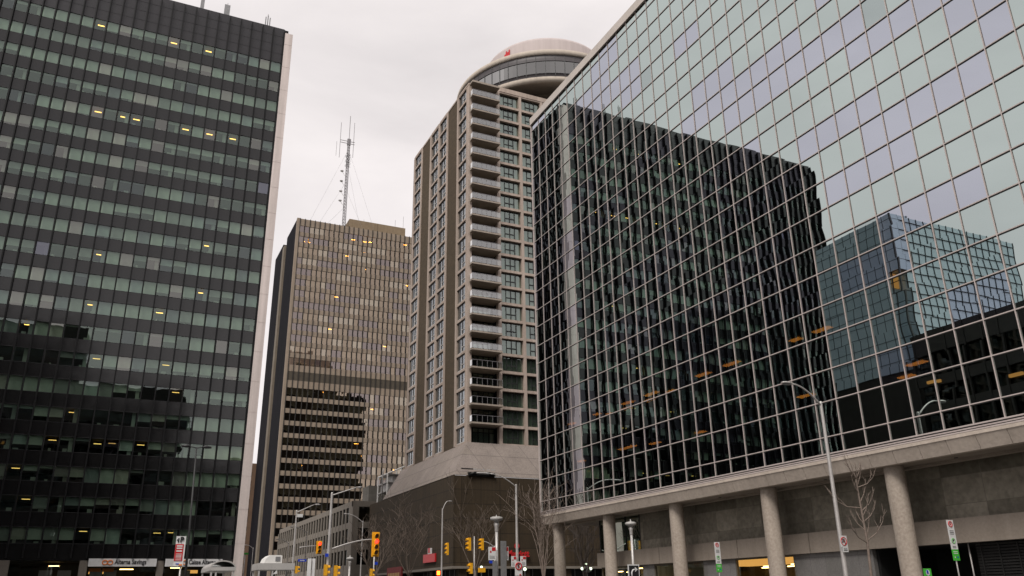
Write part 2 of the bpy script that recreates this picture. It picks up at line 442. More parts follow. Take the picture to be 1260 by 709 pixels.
# east side
b = MB(); prev = TBOT
for z0, z1 in edges:
    b.box(14.2, 14.55, TY+1.11, TY+TD, prev, z0); prev = z1
b.box(14.2, 14.55, TY+1.11, TY+TD, prev, TTOP); b.build('side_cladding', 'granite_dark', T)
b = MB()
for z0, z1 in edges: b.face([(14.4, TY+1.11, z0), (14.4, TY+TD, z0), (14.4, TY+TD, z1), (14.4, TY+1.11, z1)])
b.build('side_glazing', 'dark_pane', T)
b = MB()
k = TY+1.3
while k < TY+TD: b.box(14.56, 14.85, k, k+.15, TBOT, TTOP); k += TPW
b.build('side_mullion', 'fin_black', T)
b = MB(); b.box(TX0, 14.2, TY+8.2, TY+TD, 0, TTOP-.1); b.box(TX0-.2, TX0-.004, TY+.1, TY+TD, TBOT, TTOP)
b.build('tower_body', 'side_cladding', T)
b = MB(); b.box(TX0, 14.3, TY+.13, TY+8.2, TTOP-.5, TTOP-.06); b.build('roof', 'side_cladding', T)
# ground floor
for x0, x1 in ((-9.85, -8.85), (-2.2, -1.4), (5.62, 6.35), (13.0, 13.7), (-17.5, -16.7), (-25, -24.2)): box('ground_floor_pillar', 'office_concrete', T, x0, x1, TY-.02, TY+.7, 0, TBOT)
b = MB(); b.face([(TX0, TY+.35, 0), (13.7, TY+.35, 0), (13.7, TY+.35, TBOT), (TX0, TY+.35, TBOT)]); b.build('shop_window', 'shop_glass', T)
b = MB(); b.box(TX0, 13.6, TY+4, TY+4.2, 0, TBOT); b.box(TX0, 13.6, TY+.5, TY+4, TBOT-.1, TBOT); b.build('shop_interior', 'interior_brown', T)
b = MB()
for x in (-1.1, .3, 8.0, -6, -4.2): b.box(x, x+1.3, TY+.6, TY+.68, 3.6, 4.9)
b.build('shop_poster', 'sign_back', T)
for x, w, z in ((-1.2, 1.2, 4.55), (.1, 1.3, 4.55), (1.9, 1.4, 5.0), (7.2, 1.2, 5.15), (9.0, 1.2, 4.6), (-5.2, 1.0, 5.35)):
    box('ceiling_light', 'light_tube' if z > 4.9 else 'light_shop', T, x, x+w, TY+1.6, TY+1.75, z, z+(.08 if z > 4.9 else .35))
box('shop_sign', 'sign_orange', T, -1.2, 0.0, TY+.5, TY+.55, 4.75, 5.1); box('shop_sign', 'sign_orange', T, .15, 1.3, TY+.5, TY+.55, 4.75, 5.1)
# sign boxes
for x0, x1, body, tx in ((-1.35, 5.55, 'Alterna Savings', 1.27), (6.45, 12.6, 'Caisse Alterna', 8.95)):
    sg = box('fascia_sign', 'sign_white', T, x0, x1, TY-.3, TY-.01, 5.28, 6.10)
    text('sign_lettering', body, 'ink', sg, (tx, TY-.32, 5.40), .68, sx=.77 if tx < 5 else .73)
    lb = MB()
    for k in (0, 1):
        cx = tx-.98+k*.52 if tx < 5 else tx-.75+k*.34
        pts = [(cx+.26*math.cos(a*PI/10), TY-.33, 5.69+.22*math.sin(a*PI/10)) for a in range(21)]
        if tx > 5 and k == 0: continue
        lb.tube(pts, .055, 6, cap=False)
    lb.build('ring_logo', 'sign_orange', sg)
# roof antennas
for x, w, z1, n in ((2.1, .5, 83.7, 1), (5.5, .78, 83.35, 1), (11.3, .12, 83.3, 3)):
    a = thing('roof_antenna', (x, 107, TTOP-.1), {2.1: 'slim panel antenna on the tower roof, leftmost of three', 5.5: 'wide grey panel antenna on the tower roof, middle of three', 11.3: 'cluster of thin upright antennas on the roof nearest the pale pillar'}[x], 'antenna')
    MB().tube([(x, 107, TTOP-.1), (x, 107, z1+.5)], .05, 6).build('mast', 'mast_steel', a)
    if n == 1: box('antenna_panel', 'sign_back', a, x-w/2, x+w/2, 106.8, 106.95, TTOP+.75, z1+.1)
    else:
        for k in range(3): box('antenna_panel', 'sign_back', a, x-.35+k*.3, x-.35+k*.3+.14, 106.75, 106.9, TTOP+.35, z1-.2+.3*(k == 1))

# ------------------------------------------------------------------ mirror glass office building (right)
GX = 37.53; GY0 = 72.77; NC = 46; GY1 = GY0-PW*NC; zr = [9.16, 10.09]
for k in range(21): zr.append(zr[-1] + (2.051 if k % 2 == 0 else 1.841))
zr.append(51.85)
G = thing('glass_office_building', (GX, GY0, 0), 'large mirror glass office building raised on round concrete columns, filling the right of the photo', 'office building')
items = []
for r in range(len(zr)-1):
    run = 0; mt = 'mirror_green'
    for j in range(NC):
        ya = GY0-j*PW; yb = ya-PW; z0, z1 = zr[r], zr[r+1]
        if run <= 0:
            u = random.random()
            if u < .25: mt = 'mirror_lilac'; run = random.randint(1, 4)
            elif u < .28: mt = 'mirror_dim'; run = 1
            else: mt = 'mirror_green'; run = random.randint(1, 5)
        run -= 1
        items.append(([(GX, ya, z0), (GX, yb, z0), (GX, yb, z1), (GX, ya, z1)], mt, True))
panes('window_pane', items, G)
b = MB()
for j in range(NC+1):
    y = GY0-j*PW; b.box(GX-.055, GX-.012, y-.027, y+.027, zr[0], zr[-1])
b.build('mullion', 'aluminium', G)
b = MB()
for z in zr[1:-1]: b.box(GX-.052, GX-.010, GY1, GY0, z-.026, z+.03)
b.build('transom', 'aluminium', G)
b = MB()
for z in zr[1:]: b.box(GX-.045, GX-.008, GY1, GY0, z-.075, z-.029)
b.build('gasket', 'dark_gasket', G)
b = MB(); b.box(GX-.20, GX+.6, GY1, GY0+.1, zr[-1]+.02, 52.75); b.build('roof_coping', 'coping', G)
b = MB(); b.box(GX-.12, GX+.02, GY0-.02, GY0+.12, 9.0, zr[-1]+.02); b.build('corner_trim', 'aluminium', G)
b = MB()
b.box(GX+.02, 112, GY0+.0, GY0+.1, 8.0, 52.0); b.box(GX+.6, 112, GY1, GY0, 51.9, 52.3); b.build('rear_wall', 'side_cladding', G)
# sill lines
b = MB()
for dz, dx in ((.0, .10), (-.13, .06), (-.26, .13)): b.box(GX-dx, GX+.1, GY1, GY0+.02, 9.16+dz-.085, 9.16+dz-.01)
b.build('sill_rail', 'aluminium', G)
b = MB(); b.box(GX-.03, GX+.1, GY1, GY0, 8.80, 9.14); b.build('sill_backing', 'dark_gasket', G)
# concrete fascia leaning inward, ribbed by panel joints
fz0, fz1 = 7.93, 8.79
b = MB()
b.box(GX-.16, GX+.4, GY1, GY0+.05, fz1-.17, fz1)
for j in range(NC):
    ya = GY0-j*PW-.015; yb = GY0-(j+1)*PW+.015
    xt, xb = GX-.13, GX+.12
    P = [(xt, ya, fz1-.171), (xt, yb, fz1-.171), (xb, yb, fz0), (xb, ya, fz0)]; Q = [(p[0]+.4, p[1], p[2]) for p in P]
    b.face(P); b.face([P[0], P[3], Q[3], Q[0]]); b.face([P[1], Q[1], Q[2], P[2]]); b.face([P[3], P[2], Q[2], Q[3]])
b.box(GX+.15, GX+.5, GY1, GY0-.05, fz0+.02, fz1-.18, 0)
b.build('fascia', 'fascia_concrete', G)
b = MB(); b.box(GX+.5, 60, GY1, GY0-.04, fz0+.02, fz0+.3)
b.box(39.35, 39.75, GY1, GY0-.04, fz0-.12, fz0+.018)
b.build('soffit', 'concrete', G)
for y in (71.2, 62.2, 52.6, 42.5, 32.5, 23.0, 13.6, 4.2):
    b = MB(); b.lathe((38.5, y, 0), [(.53, 0), (.53, fz0+.02)], 40); b.build('column', 'concrete_pale', G)
for y, z in ((60, 0), (48, 0), (38, 0), (29, 0)):
    b = MB(); b.tube([(39.0, y, fz0-.01), (39.0, y, fz0+.019)], .1, 12); b.build('downlight', 'dark_steel', G)
# interior behind the glass
b = MB()
zs = [zr[k]-.02 for k in range(1, len(zr), 2)]
for z in zs: b.box(GX+.25, GX+9, GY1, GY0-.1, z-.28, z)
b.build('floor_slab', 'slab', G, kind='stuff')
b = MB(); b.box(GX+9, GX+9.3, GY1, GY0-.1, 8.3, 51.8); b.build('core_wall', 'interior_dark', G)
for y, z, x, w in ((50.07, 15.95, 40, 1.5), (46.66, 15.95, 40, 1.6), (60.84, 16.03, 40, 1.5), (57.16, 16.02, 40, 1.8), (62.9, 15.95, 41.2, 1.2), (71.0, 16.0, 40, 1.0), (66.14, 15.85, 40, .9), (65.5, 15.5, 41, .7),
                   (55.66, 15.6, 41, 1.2), (59.26, 15.75, 41.2, 1.3), (61.37, 11.6, 40, 2.4), (58.6, 11.6, 41, 1.2), (31.21, 11.65, 40, 1.2), (33.6, 11.65, 42, 1.0), (39.83, 11.65, 40, 1.3), (40.04, 15.7, 40, .9),
                   (37.65, 15.9, 40, 1.4), (69.44, 11.7, 40, .9), (53.0, 11.65, 41.5, 1.0),):
    zt = min([q-.3 for q in zs if q-.3 > z-1.2] or [z])
    box('ceiling_light', 'light_warm', G, x, x+.5, y-w/2, y+w/2, zt-.06, zt)
# recessed ground floor
WX = 40.4; WY = 67.0
b = MB(); b.box(WX, WX+.3, GY1, 60.4, 5.1, fz0+.02); b.build('recess_wall', 'recess_wall', G)
b = MB(); b.face([(WX+.05, 60.4, 5.1), (WX+.05, WY, 5.1), (WX+.05, WY, fz0), (WX+.05, 60.4, fz0)]); b.face([(WX+.05, WY, 5.1), (WX+9, WY, 5.1), (WX+9, WY, fz0), (WX+.05, WY, fz0)])
b.build('lobby_glazing', 'green_glass', G)
for y in (WY-.03, 64.9, 62.7, 60.5): box('lobby_mullion', 'dark_steel', G, WX-.01, WX+.09, y-.05, y+.05, 5.1, fz0)
b = MB(); b.box(WX+3.5, WX+3.7, 56, WY-1, 0, fz0); b.build('lobby_wall', 'curtain', G)
b = MB()
ys = [WY+.25, 57.6, 48.1, 41.2, 33.7, 24, 14, 4, GY1]
for a, c in zip(ys, ys[1:]): b.box(WX-.25, WX+.3, c+.03, a-.03, 3.86, 5.08)
b.box(WX-.1, WX+9, WY-.2, WY+.24, 3.86, 5.08)
b.build('spandrel_beam', 'concrete', G)
b = MB(); b.box(WX+.31, 60, GY1, WY-1, 3.87, 5.05); b.build('mezzanine_slab', 'interior_dark', G)
def storey(y1, y0, mat, name, dx=0.):
    b = MB(); b.box(WX+.02+dx, WX+.32+dx, y0, y1, 0, 3.86); return b.build(name, mat, G)
storey(60.4, 58.8, 'stone_grey', 'stone_pier'); storey(52.4, 48.8, 'stone_grey', 'stone_pier'); storey(43.0, 36.6, 'stone_grey', 'stone_pier')
for y1, y0, nm, mt in ((WY, 60.4, 'shop_window', 'shop_glass'), (58.8, 56, 'shop_window', 'shop_glass'), (56, 52.4, 'shop_window', 'shop_glass'), (48.8, 43.0, 'shop_window', 'shop_glass')):
    b = MB(); b.face([(WX+.12, y1, 0), (WX+.12, y0, 0), (WX+.12, y0, 3.86), (WX+.12, y1, 3.86)]); w = b.build(nm, mt, G)
    b = MB(); b.box(WX+.05, WX+.2, y1-.08, y1, 0, 3.86); b.box(WX+.05, WX+.2, y0, y0+.08, 0, 3.86); b.box(WX+.05, WX+.2, y0+.08, y1-.08, 3.74, 3.86); b.build('window_frame', 'olive_concrete', w)
b = MB(); b.box(WX+4.2, WX+4.4, 43, WY-.5, 0, 3.8); b.build('shop_back_wall', 'interior_brown', G)
b = MB(); b.box(WX+.35, WX+4.2, 43.05, 52.3, 3.45, 3.8); b.build('lit_ceiling', 'light_shop', G)
for y, x, z in ((47.9, 42.5, 3.2), (46.6, 41.5, 3.25), (45.0, 42.2, 3.2), (44.0, 41.6, 3.3), (53.4, 41.8, 3.2), (64.8, 42, 3.4), (62.5, 41.2, 3.62), (65.6, 41.2, 3.45)):
    box('ceiling_light', 'light_tube', G, x, x+.2, y-.6, y+.6, z, z+.06)
b = MB(); b.box(WX+2.5, WX+2.7, 43.1, 52.3, 0, 3.05); b.build('shop_shelving', 'interior_brown', G)
b = MB(); b.box(WX+5, WX+5.2, 24, 36.6, 0, 3.86); b.box(WX+.3, WX+5, 36.4, 36.6, 0, 3.85); b.build('garage_recess', 'interior_dark', G)
b = MB()
for k in range(26): b.box(WX+.35, WX+.42, 8, 30.2, .2+k*.14, .2+k*.14+.09)
for y in (29.9, 28.9, 27.9, 26.9, 25.9): b.box(WX+.3, WX+.34, y-.03, y+.03, .1, 3.8)
b.build('garage_door', 'louver_black', G)
MB().tube([(WX+.15, 30.45, 0), (WX+.15, 30.45, 3.86)], .04, 8).build('drain_pipe', 'lamp_steel', G)

# ------------------------------------------------------------------ brown office tower (behind)
MY = 255.7; MX0 = 43.3; MX1 = 92.5; MTOP = 120.7; MPW = 1.655; MF = 3.78
M = thing('brown_office_tower', (MX0, MY, 0), 'brown bronze-glass office tower with close vertical fins, in the middle distance under the lattice mast', 'office tower')
bands = []
z = 60.44
while z > 9: bands.append((z-1.42, z)); z -= MF
bands += [(63.2, 65.5)]
z = 70.5; first = True
bands.append((68.4, 70.5)); z = 74.35
while z < MTOP: bands.append((z-1.5, z)); z += MF
bands = sorted(bands)
b = MB()
for z0, z1 in bands: b.box(MX0+.9, MX1, MY, MY+.3, z0, z1)
b.box(MX0+.9, MX1, MY, MY+.3, MTOP-1.0, MTOP)
b.build('spandrel_cladding', 'brown_concrete', M)
b = MB(); b.box(MX0+.9, MX1, MY+.05, MY+.3, 65.5, 68.4); b.build('louver_band', 'louver_brown', M)
b = MB(); b.box(MX0-.1, MX0+.9, MY-.1, MY+1, 0, MTOP+.1); b.build('corner_pillar', 'brown_concrete', M)
nb = int((MX1-MX0-.9)/MPW)
b = MB()
for i in range(nb+1):
    x = MX0+.9+i*MPW; b.box(x-.11, x+.11, MY-.25, MY-.003, 8, MTOP+.1)
b.build('mullion', 'dark_gasket', M)
items = []; blinds = []
gaps = [(a[1], c[0]) for a, c in zip(bands, bands[1:]) if not (a[1] == 65.5)]
for z0, z1 in gaps:
    if abs(z0-65.5) < .01: continue
    run = 0
    for i in range(nb):
        xa = MX0+.9+i*MPW+.08; xb = xa+MPW-.16
        if run <= 0:
            u = random.random(); mt = 'bronze_glass_lilac' if u < .4 else ('bronze_glass_light' if u < .6 else 'bronze_glass'); run = random.randint(1, 4)
            bl = random.random() < .38
        run -= 1
        items.append(([(xa, MY+.2, z0), (xb, MY+.2, z0), (xb, MY+.2, z1), (xa, MY+.2, z1)], mt, xa < 84))
        if bl and xa < 80: blinds.append(([(xa, MY+.5, z0+random.choice((0, .8, 1.2))), (xb, MY+.5, z0+.4), (xb, MY+.5, z1), (xa, MY+.5, z1)], 'blind', True))
panes('window_pane', items, M)
b = MB()
for p, _, _ in blinds: b.face(p)
b.build('window_blind', 'curtain', M, kind='stuff')
b = MB()
rnd = random.Random(3)
for z0, z1 in gaps:
    for k in range(2 if z0 < 62 else 1):
        if rnd.random() < .75:
            x = rnd.uniform(MX0+2, 82); w = rnd.uniform(.6, 1.3); b.box(x, x+w, MY+.8, MY+1.1, z1-.5, z1-.38)
for x, z in ((46, 113), (47.5, 113), (46.5, 111.5), (52, 111.8), (62, 116.5), (66, 116.4), (68, 116.6), (72, 116), (66, 112.4), (69, 112.2), (74, 112.3), (76, 112), (78.5, 112)):
    b.box(x, x+1.2, MY-.0+.8, MY+1.1, z, z+.12)
b.build('ceiling_light', 'light_far', M, kind='stuff')
b = MB(); b.box(MX0+.9, MX1, MY+1.8, MY+2, 0, MTOP-1); b.build('core_wall', 'interior_dark', M)
# dark west flank in two blocks, with a pale strip
b = MB(); b.box(MX0, MX1, MY+2, 273.6, 0, MTOP); b.box(MX0, MX0+.85, MY+1, MY+2, 0, MTOP); b.box(MX0+.9, MX1, MY+.3, MY+2, MTOP-1, MTOP-.2); b.build('flank_wall', 'side_cladding', M)
b = MB(); b.box(MX0, MX1-6, 280.4, 296.0, 0, MTOP+.2); b.build('rear_block', 'side_cladding', M)
b = MB(); b.box(MX0-.15, MX1-5, 277.2, 280.39, 0, MTOP-1.4); b.box(MX0+.6, MX1-5, 273.61, 277.19, 0, MTOP-1.6); b.build('flank_pillar', 'flank_concrete', M)
b = MB(); b.box(62.2, 82.7, 262, 272, MTOP-.1, 126.7); b.box(71.6, 72.2, 261.8, 261.99, MTOP, 126.6); b.box(61.2, 62.19, 263, 271, MTOP-.1, 124.4)
b.build('penthouse', 'brown_penthouse', M)
for x, h in ((67.5, 127.6), (79, 129.5), (82, 131.5)):
    MB().tube([(x, 262.5, 126.6), (x, 262.5, h)], .06, 5).build('roof_antenna', 'mast_steel', M)
# broadcast mast standing on the roof
A = thing('broadcast_mast', (60.3, 262, MTOP), 'thin steel lattice mast with dish and whip antennas, guyed on the brown tower roof', 'mast')
b = MB(); mz0, mz1 = MTOP-.1, 158.5
for i in range(3):
    a = i*2*PI/3+.3; r0, r1 = .62, .42
    b.tube([(60.3+r0*math.cos(a), 262+r0*math.sin(a), mz0), (60.3+r1*math.cos(a), 262+r1*math.sin(a), mz1)], .14, 5)
k = mz0; f = 0
while k < mz1-1.2:
    for i in range(3):
        a = i*2*PI/3+.3; c = (i+1)*2*PI/3+.3; r = .62-.2*(k-mz0)/(mz1-mz0)
        b.tube([(60.3+r*math.cos(a), 262+r*math.sin(a), k), (60.3+r*math.cos(c), 262+r*math.sin(c), k+1.2)], .06, 4)
    k += 1.2
b.build('lattice', 'mast_steel', A)
b = MB()
for z, s in ((132.5, -1), (136.2, -1), (140.2, -1), (144.2, -1)):
    b.tube([(60.3, 262, z-.6), (59.4, 261.6, z-1.2), (58.5, 261.4, z)], .07, 5); b.lathe((58.3, 261.3, z), [(.0, -.25), (.45, 0), (.62, .3)], 12)
b.build('dish_antenna', 'white_paint', A)
b = MB()
for k in range(16):
    z = 147+k*.33; a = k*1.3; b.tube([(60.3-math.cos(a)*1.0, 262-math.sin(a)*1., z), (60.3+math.cos(a)*1.0, 262+math.sin(a)*1., z)], .09, 4)
b.build('dipole_array', 'dark_steel', A)
b = MB()
b.tube([(57.2, 262, 157.3), (62.4, 262, 157.3)], .12, 4); b.tube([(57.2, 262, 156.4), (62.4, 262, 156.4)], .12, 4)
b.tube([(57.1, 262, 150), (57.1, 262, 164.5)], .09, 4); b.tube([(62.0, 262, 151), (62.0, 262, 165.5)], .09, 4); b.tube([(60.3, 262, 158), (60.3, 262, 168)], .11, 4)
b.tube([(55.9, 262, 150.5), (55.9, 262, 156.4)], .06, 4); b.box(59.7, 60.9, 261.6, 262.4, 155.8, 158.2)
b.build('whip_antenna', 'mast_steel', A)
b = MB()
for x, y, z in ((47.5, 258, 154), (50.5, 266, 141), (53, 258, 131), (71, 259, 154), (69, 268, 148), (66.5, 258, 138)):
    b.tube([(60.3, 262, z), (x, y, MTOP)], .028, 3)
b.build('guy_wire', 'mast_steel', A)

# ------------------------------------------------------------------ hotel tower
HX = 48.3; HY = 118.0; HX1 = 98.0; HY1 = 148.2; HB = 23.9; HF = 2.95; NF = 22; HT = HB+HF*NF   # 88.8
H = thing('hotel_tower', (HX, HY, 0), 'beige concrete hotel tower with brick strips, stacked corner balconies and a round rooftop restaurant', 'hotel')
con = MB()
# south face: columns of the frame
piers_x = [(HX, 48.95), (53.75, 54.35)]
x = 54.35; bays = [(48.95, 53.75, 'balcony')]
while x < 82:
    bays.append((x, x+3.95, 'win')); piers_x.append((x+3.95, x+4.45)); x += 4.45
for a, c in piers_x: con.box(a, c, HY, HY+.9, HB, HT)
con.box(x, HX1, HY+.1, HY+.9, HB, HT)
for k in range(NF+1):
    z = HB+HF*k
    con.box(54.36, x-.01, HY+.04, HY+.88, z-.28, z+.17)
con.box(54.35, HX1, HY-.05, HY+.9, HT+.001, HT+.9); con.box(HX-.05, HX+.9, HY-.02, HY1, HT-.2, HT+.15)
con.box(48.95, 53.75, HY+1.8, HY+2.0, HT-.6, HT+.1)
# west face
wbays = [(119.15, 122.75, 'win'), (123.45, 128.2, 'brick'), (128.9, 132.7, 'win'), (133.4, 137.4, 'win'), (138.1, 142.8, 'brick'), (143.5, 147.5, 'win')]
ye = HY
for a, c, kd in wbays:
    con.box(HX-.12 if ye > HY else HX-.02, HX+.6, ye+.001 if ye > HY else HY+.903, a, HB, HT-.2); ye = c
con.box(HX-.05, HX+.6, ye, HY1, HB, HT-.2)
for a, c, kd in wbays:
    if kd == 'win':
        for k in range(NF+1):
            z = HB+HF*k
            con.box(HX-.08, HX+.5, a+.001, c-.001, z-.2, z+.2)
        con.box(HX-.05, HX+.5, a, c, HT-.4, HT-.21)
con.build('facade_frame', 'hotel_concrete', H)
b = MB()
for a, c, kd in wbays:
    if kd == 'brick': b.box(HX+.04, HX+.5, a, c, HB, HT-.2)
b.box(HX+.6, HX+.8, HY+1, HY1, HB, HT-.3)
b.build('brick_strip', 'hotel_brick', H)
b = MB(); b.box(HX+2.3, HX1-.1, HY+2.2, HY1, HB, HT-.1); b.build('core_wall', 'interior_dark', H)
b = MB(); b.box(HX, HX1, HY1, HY1+.3, HB, HT-.1); b.box(HX1-.1, HX1, HY+.9, HY1, HB, HT); b.box(HX+.8, HX1-.1, HY+.9, HY1, HT-.15, HT-.03); b.build('rear_wall', 'interior_dark', H)
# windows of the south face
wins = []
for bi, (xa, xb, kd) in enumerate(bays):
    if kd != 'win': continue
    for k in range(NF):
        z0 = HB+HF*k+.18; z1 = z0+HF-.47; wins.append((xa, xb, z0, z1, bi < 4, 's'))
for a, c, kd in wbays:
    if kd != 'win': continue
    for k in range(NF):
        z0 = HB+HF*k+.25; z1 = z0+HF-.51; wins.append((a, c, z0, z1, True, 'w'))
def wpts(w):
    a, c, z0, z1, v, sd = w
    return [(a, HY+.6, z0), (c, HY+.6, z0), (c, HY+.6, z1), (a, HY+.6, z1)] if sd == 's' else [(HX+.16, c, z0), (HX+.16, a, z0), (HX+.16, a, z1), (HX+.16, c, z1)]
rank = sorted(range(len(wins)), key=lambda i: -(shown(wpts(wins[i])) if (wins[i][4] and not (wins[i][5] == 's' and wins[i][0] > 62)) else 0))
rest = [MB(), MB(), MB(), MB(), MB()]
def win_geo(w, g, fr, cu, wh):
    a, c, z0, z1, v, sd = w
    L = c-a
    if sd == 's':
        y = HY+.6
        g.face(wpts(w))
        fr.box(a, c, y-.08, y-.02, z0, z0+.07); fr.box(a, c, y-.08, y-.02, z1-.16, z1); fr.box(a, a+.12, y-.08, y-.02, z0, z1)
        for u, hw in ((.27, .05), (.5, .07), (.73, .07)): fr.box(a+L*u-hw, a+L*u+hw, y-.09, y-.021, z0+.08, z1-.16)
        zc = z0+(z1-z0)*.42; fr.box(a+L*.27, a+L*.73, y-.1, y-.022, zc-.11, zc+.06)
        r = random.random()
        cu.face([(a, y+.25, z0), (a+L*(.33 if r < .5 else .27), y+.25, z0), (a+L*(.33 if r < .5 else .27), y+.25, z1), (a, y+.25, z1)])
        cu.face([(a+L*.71, y+.25, z0), (c, y+.25, z0), (c, y+.25, z1), (a+L*.71, y+.25, z1)])
        if r < .9: cu.face([(a+L*.27, y+.4, z0+.2), (a+L*.72, y+.4, z0+.2), (a+L*.72, y+.4, z1), (a+L*.27, y+.4, z1)])
    else:
        x = HX+.16
        g.face(wpts(w))
        fr.box(x-.06, x-.02, a, c, z1-.12, z1); fr.box(x-.06, x-.02, a+L*.38, a+L*.46, z0, z1); fr.box(x-.06, x-.02, a+L*.7, a+L*.76, z0, z1); fr.box(x-.06, x-.02, a, a+.1, z0, z1)
        wh.box(x-.1, x-.065, a+L*.08, a+L*.95, z0+.02, z0+.14); wh.box(x-.1, x-.065, a+L*.02, a+L*.09, z0+.02, z0+1.5); wh.box(x-.1, x-.065, a+L*.46, a+L*.52, z0+.14, z0+1.1); wh.box(x-.1, x-.065, a+L*.08, a+L*.5, z0+.85, z0+.95)
        cu.face([(x+.3, c, z0), (x+.3, a+L*.5, z0), (x+.3, a+L*.5, z1), (x+.3, c, z1)])
for n, i in enumerate(rank):
    w = wins[i]
    if n < 100:
        g, fr, cu, wh = MB(), MB(), MB(), MB(); win_geo(w, g, fr, cu, wh)
        o = g.build('window', 'hotel_glass' if w[5] == 's' else 'hotel_glass_side', H)
        fr.build('window_frame', 'window_frame_dark', o); cu.build('curtain', 'curtain', o)
        if wh.f: wh.build('window_sash', 'window_frame_white', o)
    else: win_geo(w, rest[0] if w[5] == 's' else rest[4], *rest[1:4])
rest[0].build('window', 'hotel_glass', H, kind='stuff'); rest[4].build('window', 'hotel_glass_side', H, kind='stuff')
rest[1].build('window_frame', 'window_frame_dark', H, kind='stuff')
rest[2].build('curtain', 'curtain', H, kind='stuff'); rest[3].build('window_sash', 'window_frame_white', H, kind='stuff')
# window mullion hooks on the brick edge are skipped; balconies
for k in range(NF):
    z = HB+HF*k
    # glazed wall behind the balcony
    d = MB(); d.face([(48.96, HY+1.8, z+.02), (53.74, HY+1.8, z+.02), (53.74, HY+1.8, z+HF-.3), (48.96, HY+1.8, z+HF-.3)])
    o = d.build('balcony_door', 'hotel_glass', H)
    fr = MB()
    for j in range(6): xx = 49.0+j*.94; fr.box(xx-.04, xx+.04, HY+1.72, HY+1.78, z+.02, z+HF-.3)
    fr.box(49, 53.7, HY+1.72, HY+1.78, z+1.9, z+2.0); fr.build('door_frame', 'window_frame_dark', o)
    cu = MB()
    for j in range(5):
        if random.random() < .7: xx = 49.0+j*.94; cu.face([(xx+.05, HY+2.05, z), (xx+.9, HY+2.05, z), (xx+.9, HY+2.05, z+2.6), (xx+.05, HY+2.05, z+2.6)])
    if cu.f: cu.build('curtain', 'curtain', o)
    if k == 0: continue
    s = MB(); s.box(48.96, 53.74, HY-.15, HY+1.79, z-.22, z)
    s.box(48.45, 53.85, HY-1.35, HY-.151, z-.24, z+.02)
    bo = s.build('balcony', 'concrete', H)
    rl = MB()
    for j in range(6): rl.face([(48.52+j*.88+.04, HY-1.28, z+.12), (48.52+(j+1)*.88-.04, HY-1.28, z+.12), (48.52+(j+1)*.88-.04, HY-1.28, z+1.05), (48.52+j*.88+.04, HY-1.28, z+1.05)])
    rl.face([(48.50, HY-1.26, z+.12), (48.50, HY-.05, z+.12), (48.50, HY-.05, z+1.05), (48.50, HY-1.26, z+1.05)])
    rl.build('railing_glass', 'railing_glass', bo)
    rb = MB()
    for j in range(7): rb.box(48.50+j*.88, 48.54+j*.88, HY-1.32, HY-1.25, z+.02, z+1.1)
    rb.box(48.47, 53.84, HY-1.33, HY-1.24, z+1.08, z+1.13); rb.build('railing', 'mast_steel', bo)
s = MB(); s.box(48.45, 53.85, HY-1.35, HY+1.79, HT-.35, HT+.02); s.build('balcony_roof', 'concrete', H)
# sloped concrete skirt and brick podium
PX, PY, PZ = 45.0, 115.0, 18.45
b = MB()
A1, A2 = (HX-.02, HY-.1, HB), (99, HY-.1, HB); B1, B2 = (PX-.05, PY-.05, PZ), (99, PY-.05, PZ)
C1, D1 = (HX-.02, 150.5, HB), (PX-.05, 150.5, PZ)
b.face([B1, B2, A2, A1]); b.face([D1, B1, A1, C1]); b.face([(HX+3, 150.5, HB), (HX+3, 150.5, PZ), D1, C1])
b.face([C1, A1, (HX+1, HY+.1, HB+.001), (HX+1, 150.5, HB+.001)]); b.face([A1, A2, (99, HY+.1, HB+.001), (HX+1, HY+.1, HB+.001)])
b.face([B1, D1, (PX+.3, 150.5, PZ-.01), (PX+.3, PY+.3, PZ-.01)]); b.face([B2, B1, (PX+.3, PY+.3, PZ-.01), (99, PY+.3, PZ-.01)])
b.build('podium_skirt', 'hotel_skirt', H)
b = MB(); b.box(PX, 99, PY, 159, 5.7, PZ-.08)
b.box(PX-.03, PX+.5, PY+1, 158, 12.2, 12.32); b.box(50.5, 99, PY-.05, PY+.2, 12.05, 12.4)
b.box(PX-.06, PX+.15, PY-.06, PY+1.5, 5.71, PZ-.1); b.box(46.6, 47.1, PY-.08, PY+.1, 15.9, PZ-.2); b.box(49.8, 52.3, PY-.04, PY+.1, 5.72, PZ-.3)
b.build('podium', 'podium_brick', H)
b = MB(); b.box(PX-.35, 99, PY-.35, 159, 5.35, 5.69); b.build('canopy_ledge', 'office_concrete', H)
b = MB(); b.box(PX+1.6, 99, PY+1.6, 158.5, 0, 5.34); b.build('ground_floor', 'interior_dark', H)
for x in (46, 56, 63, 70, 77): box('ground_floor_pillar', 'podium_brick', H, x, x+1.2, PY+.2, PY+1.4, 0, 5.34)
for y in (124, 133, 142, 151): box('ground_floor_pillar', 'podium_brick', H, PX+.2, PX+1.4, y, y+1.2, 0, 5.34)
b = MB()
for k in range(22): b.box(PX+1.54, PX+1.6, 116.5+k*1.9, 116.58+k*1.9, 0, 5.3); b.box(47.5+k*1.8, 47.58+k*1.8, PY+1.54, PY+1.6, 0, 5.3)
b.build('ground_floor_mullion', 'sign_back', H)
MB().box(PX-.02, PX+.1, PY+.9, PY+1.15, 13.8, PZ-.15).build('drain_pipe', 'black_plastic', H)
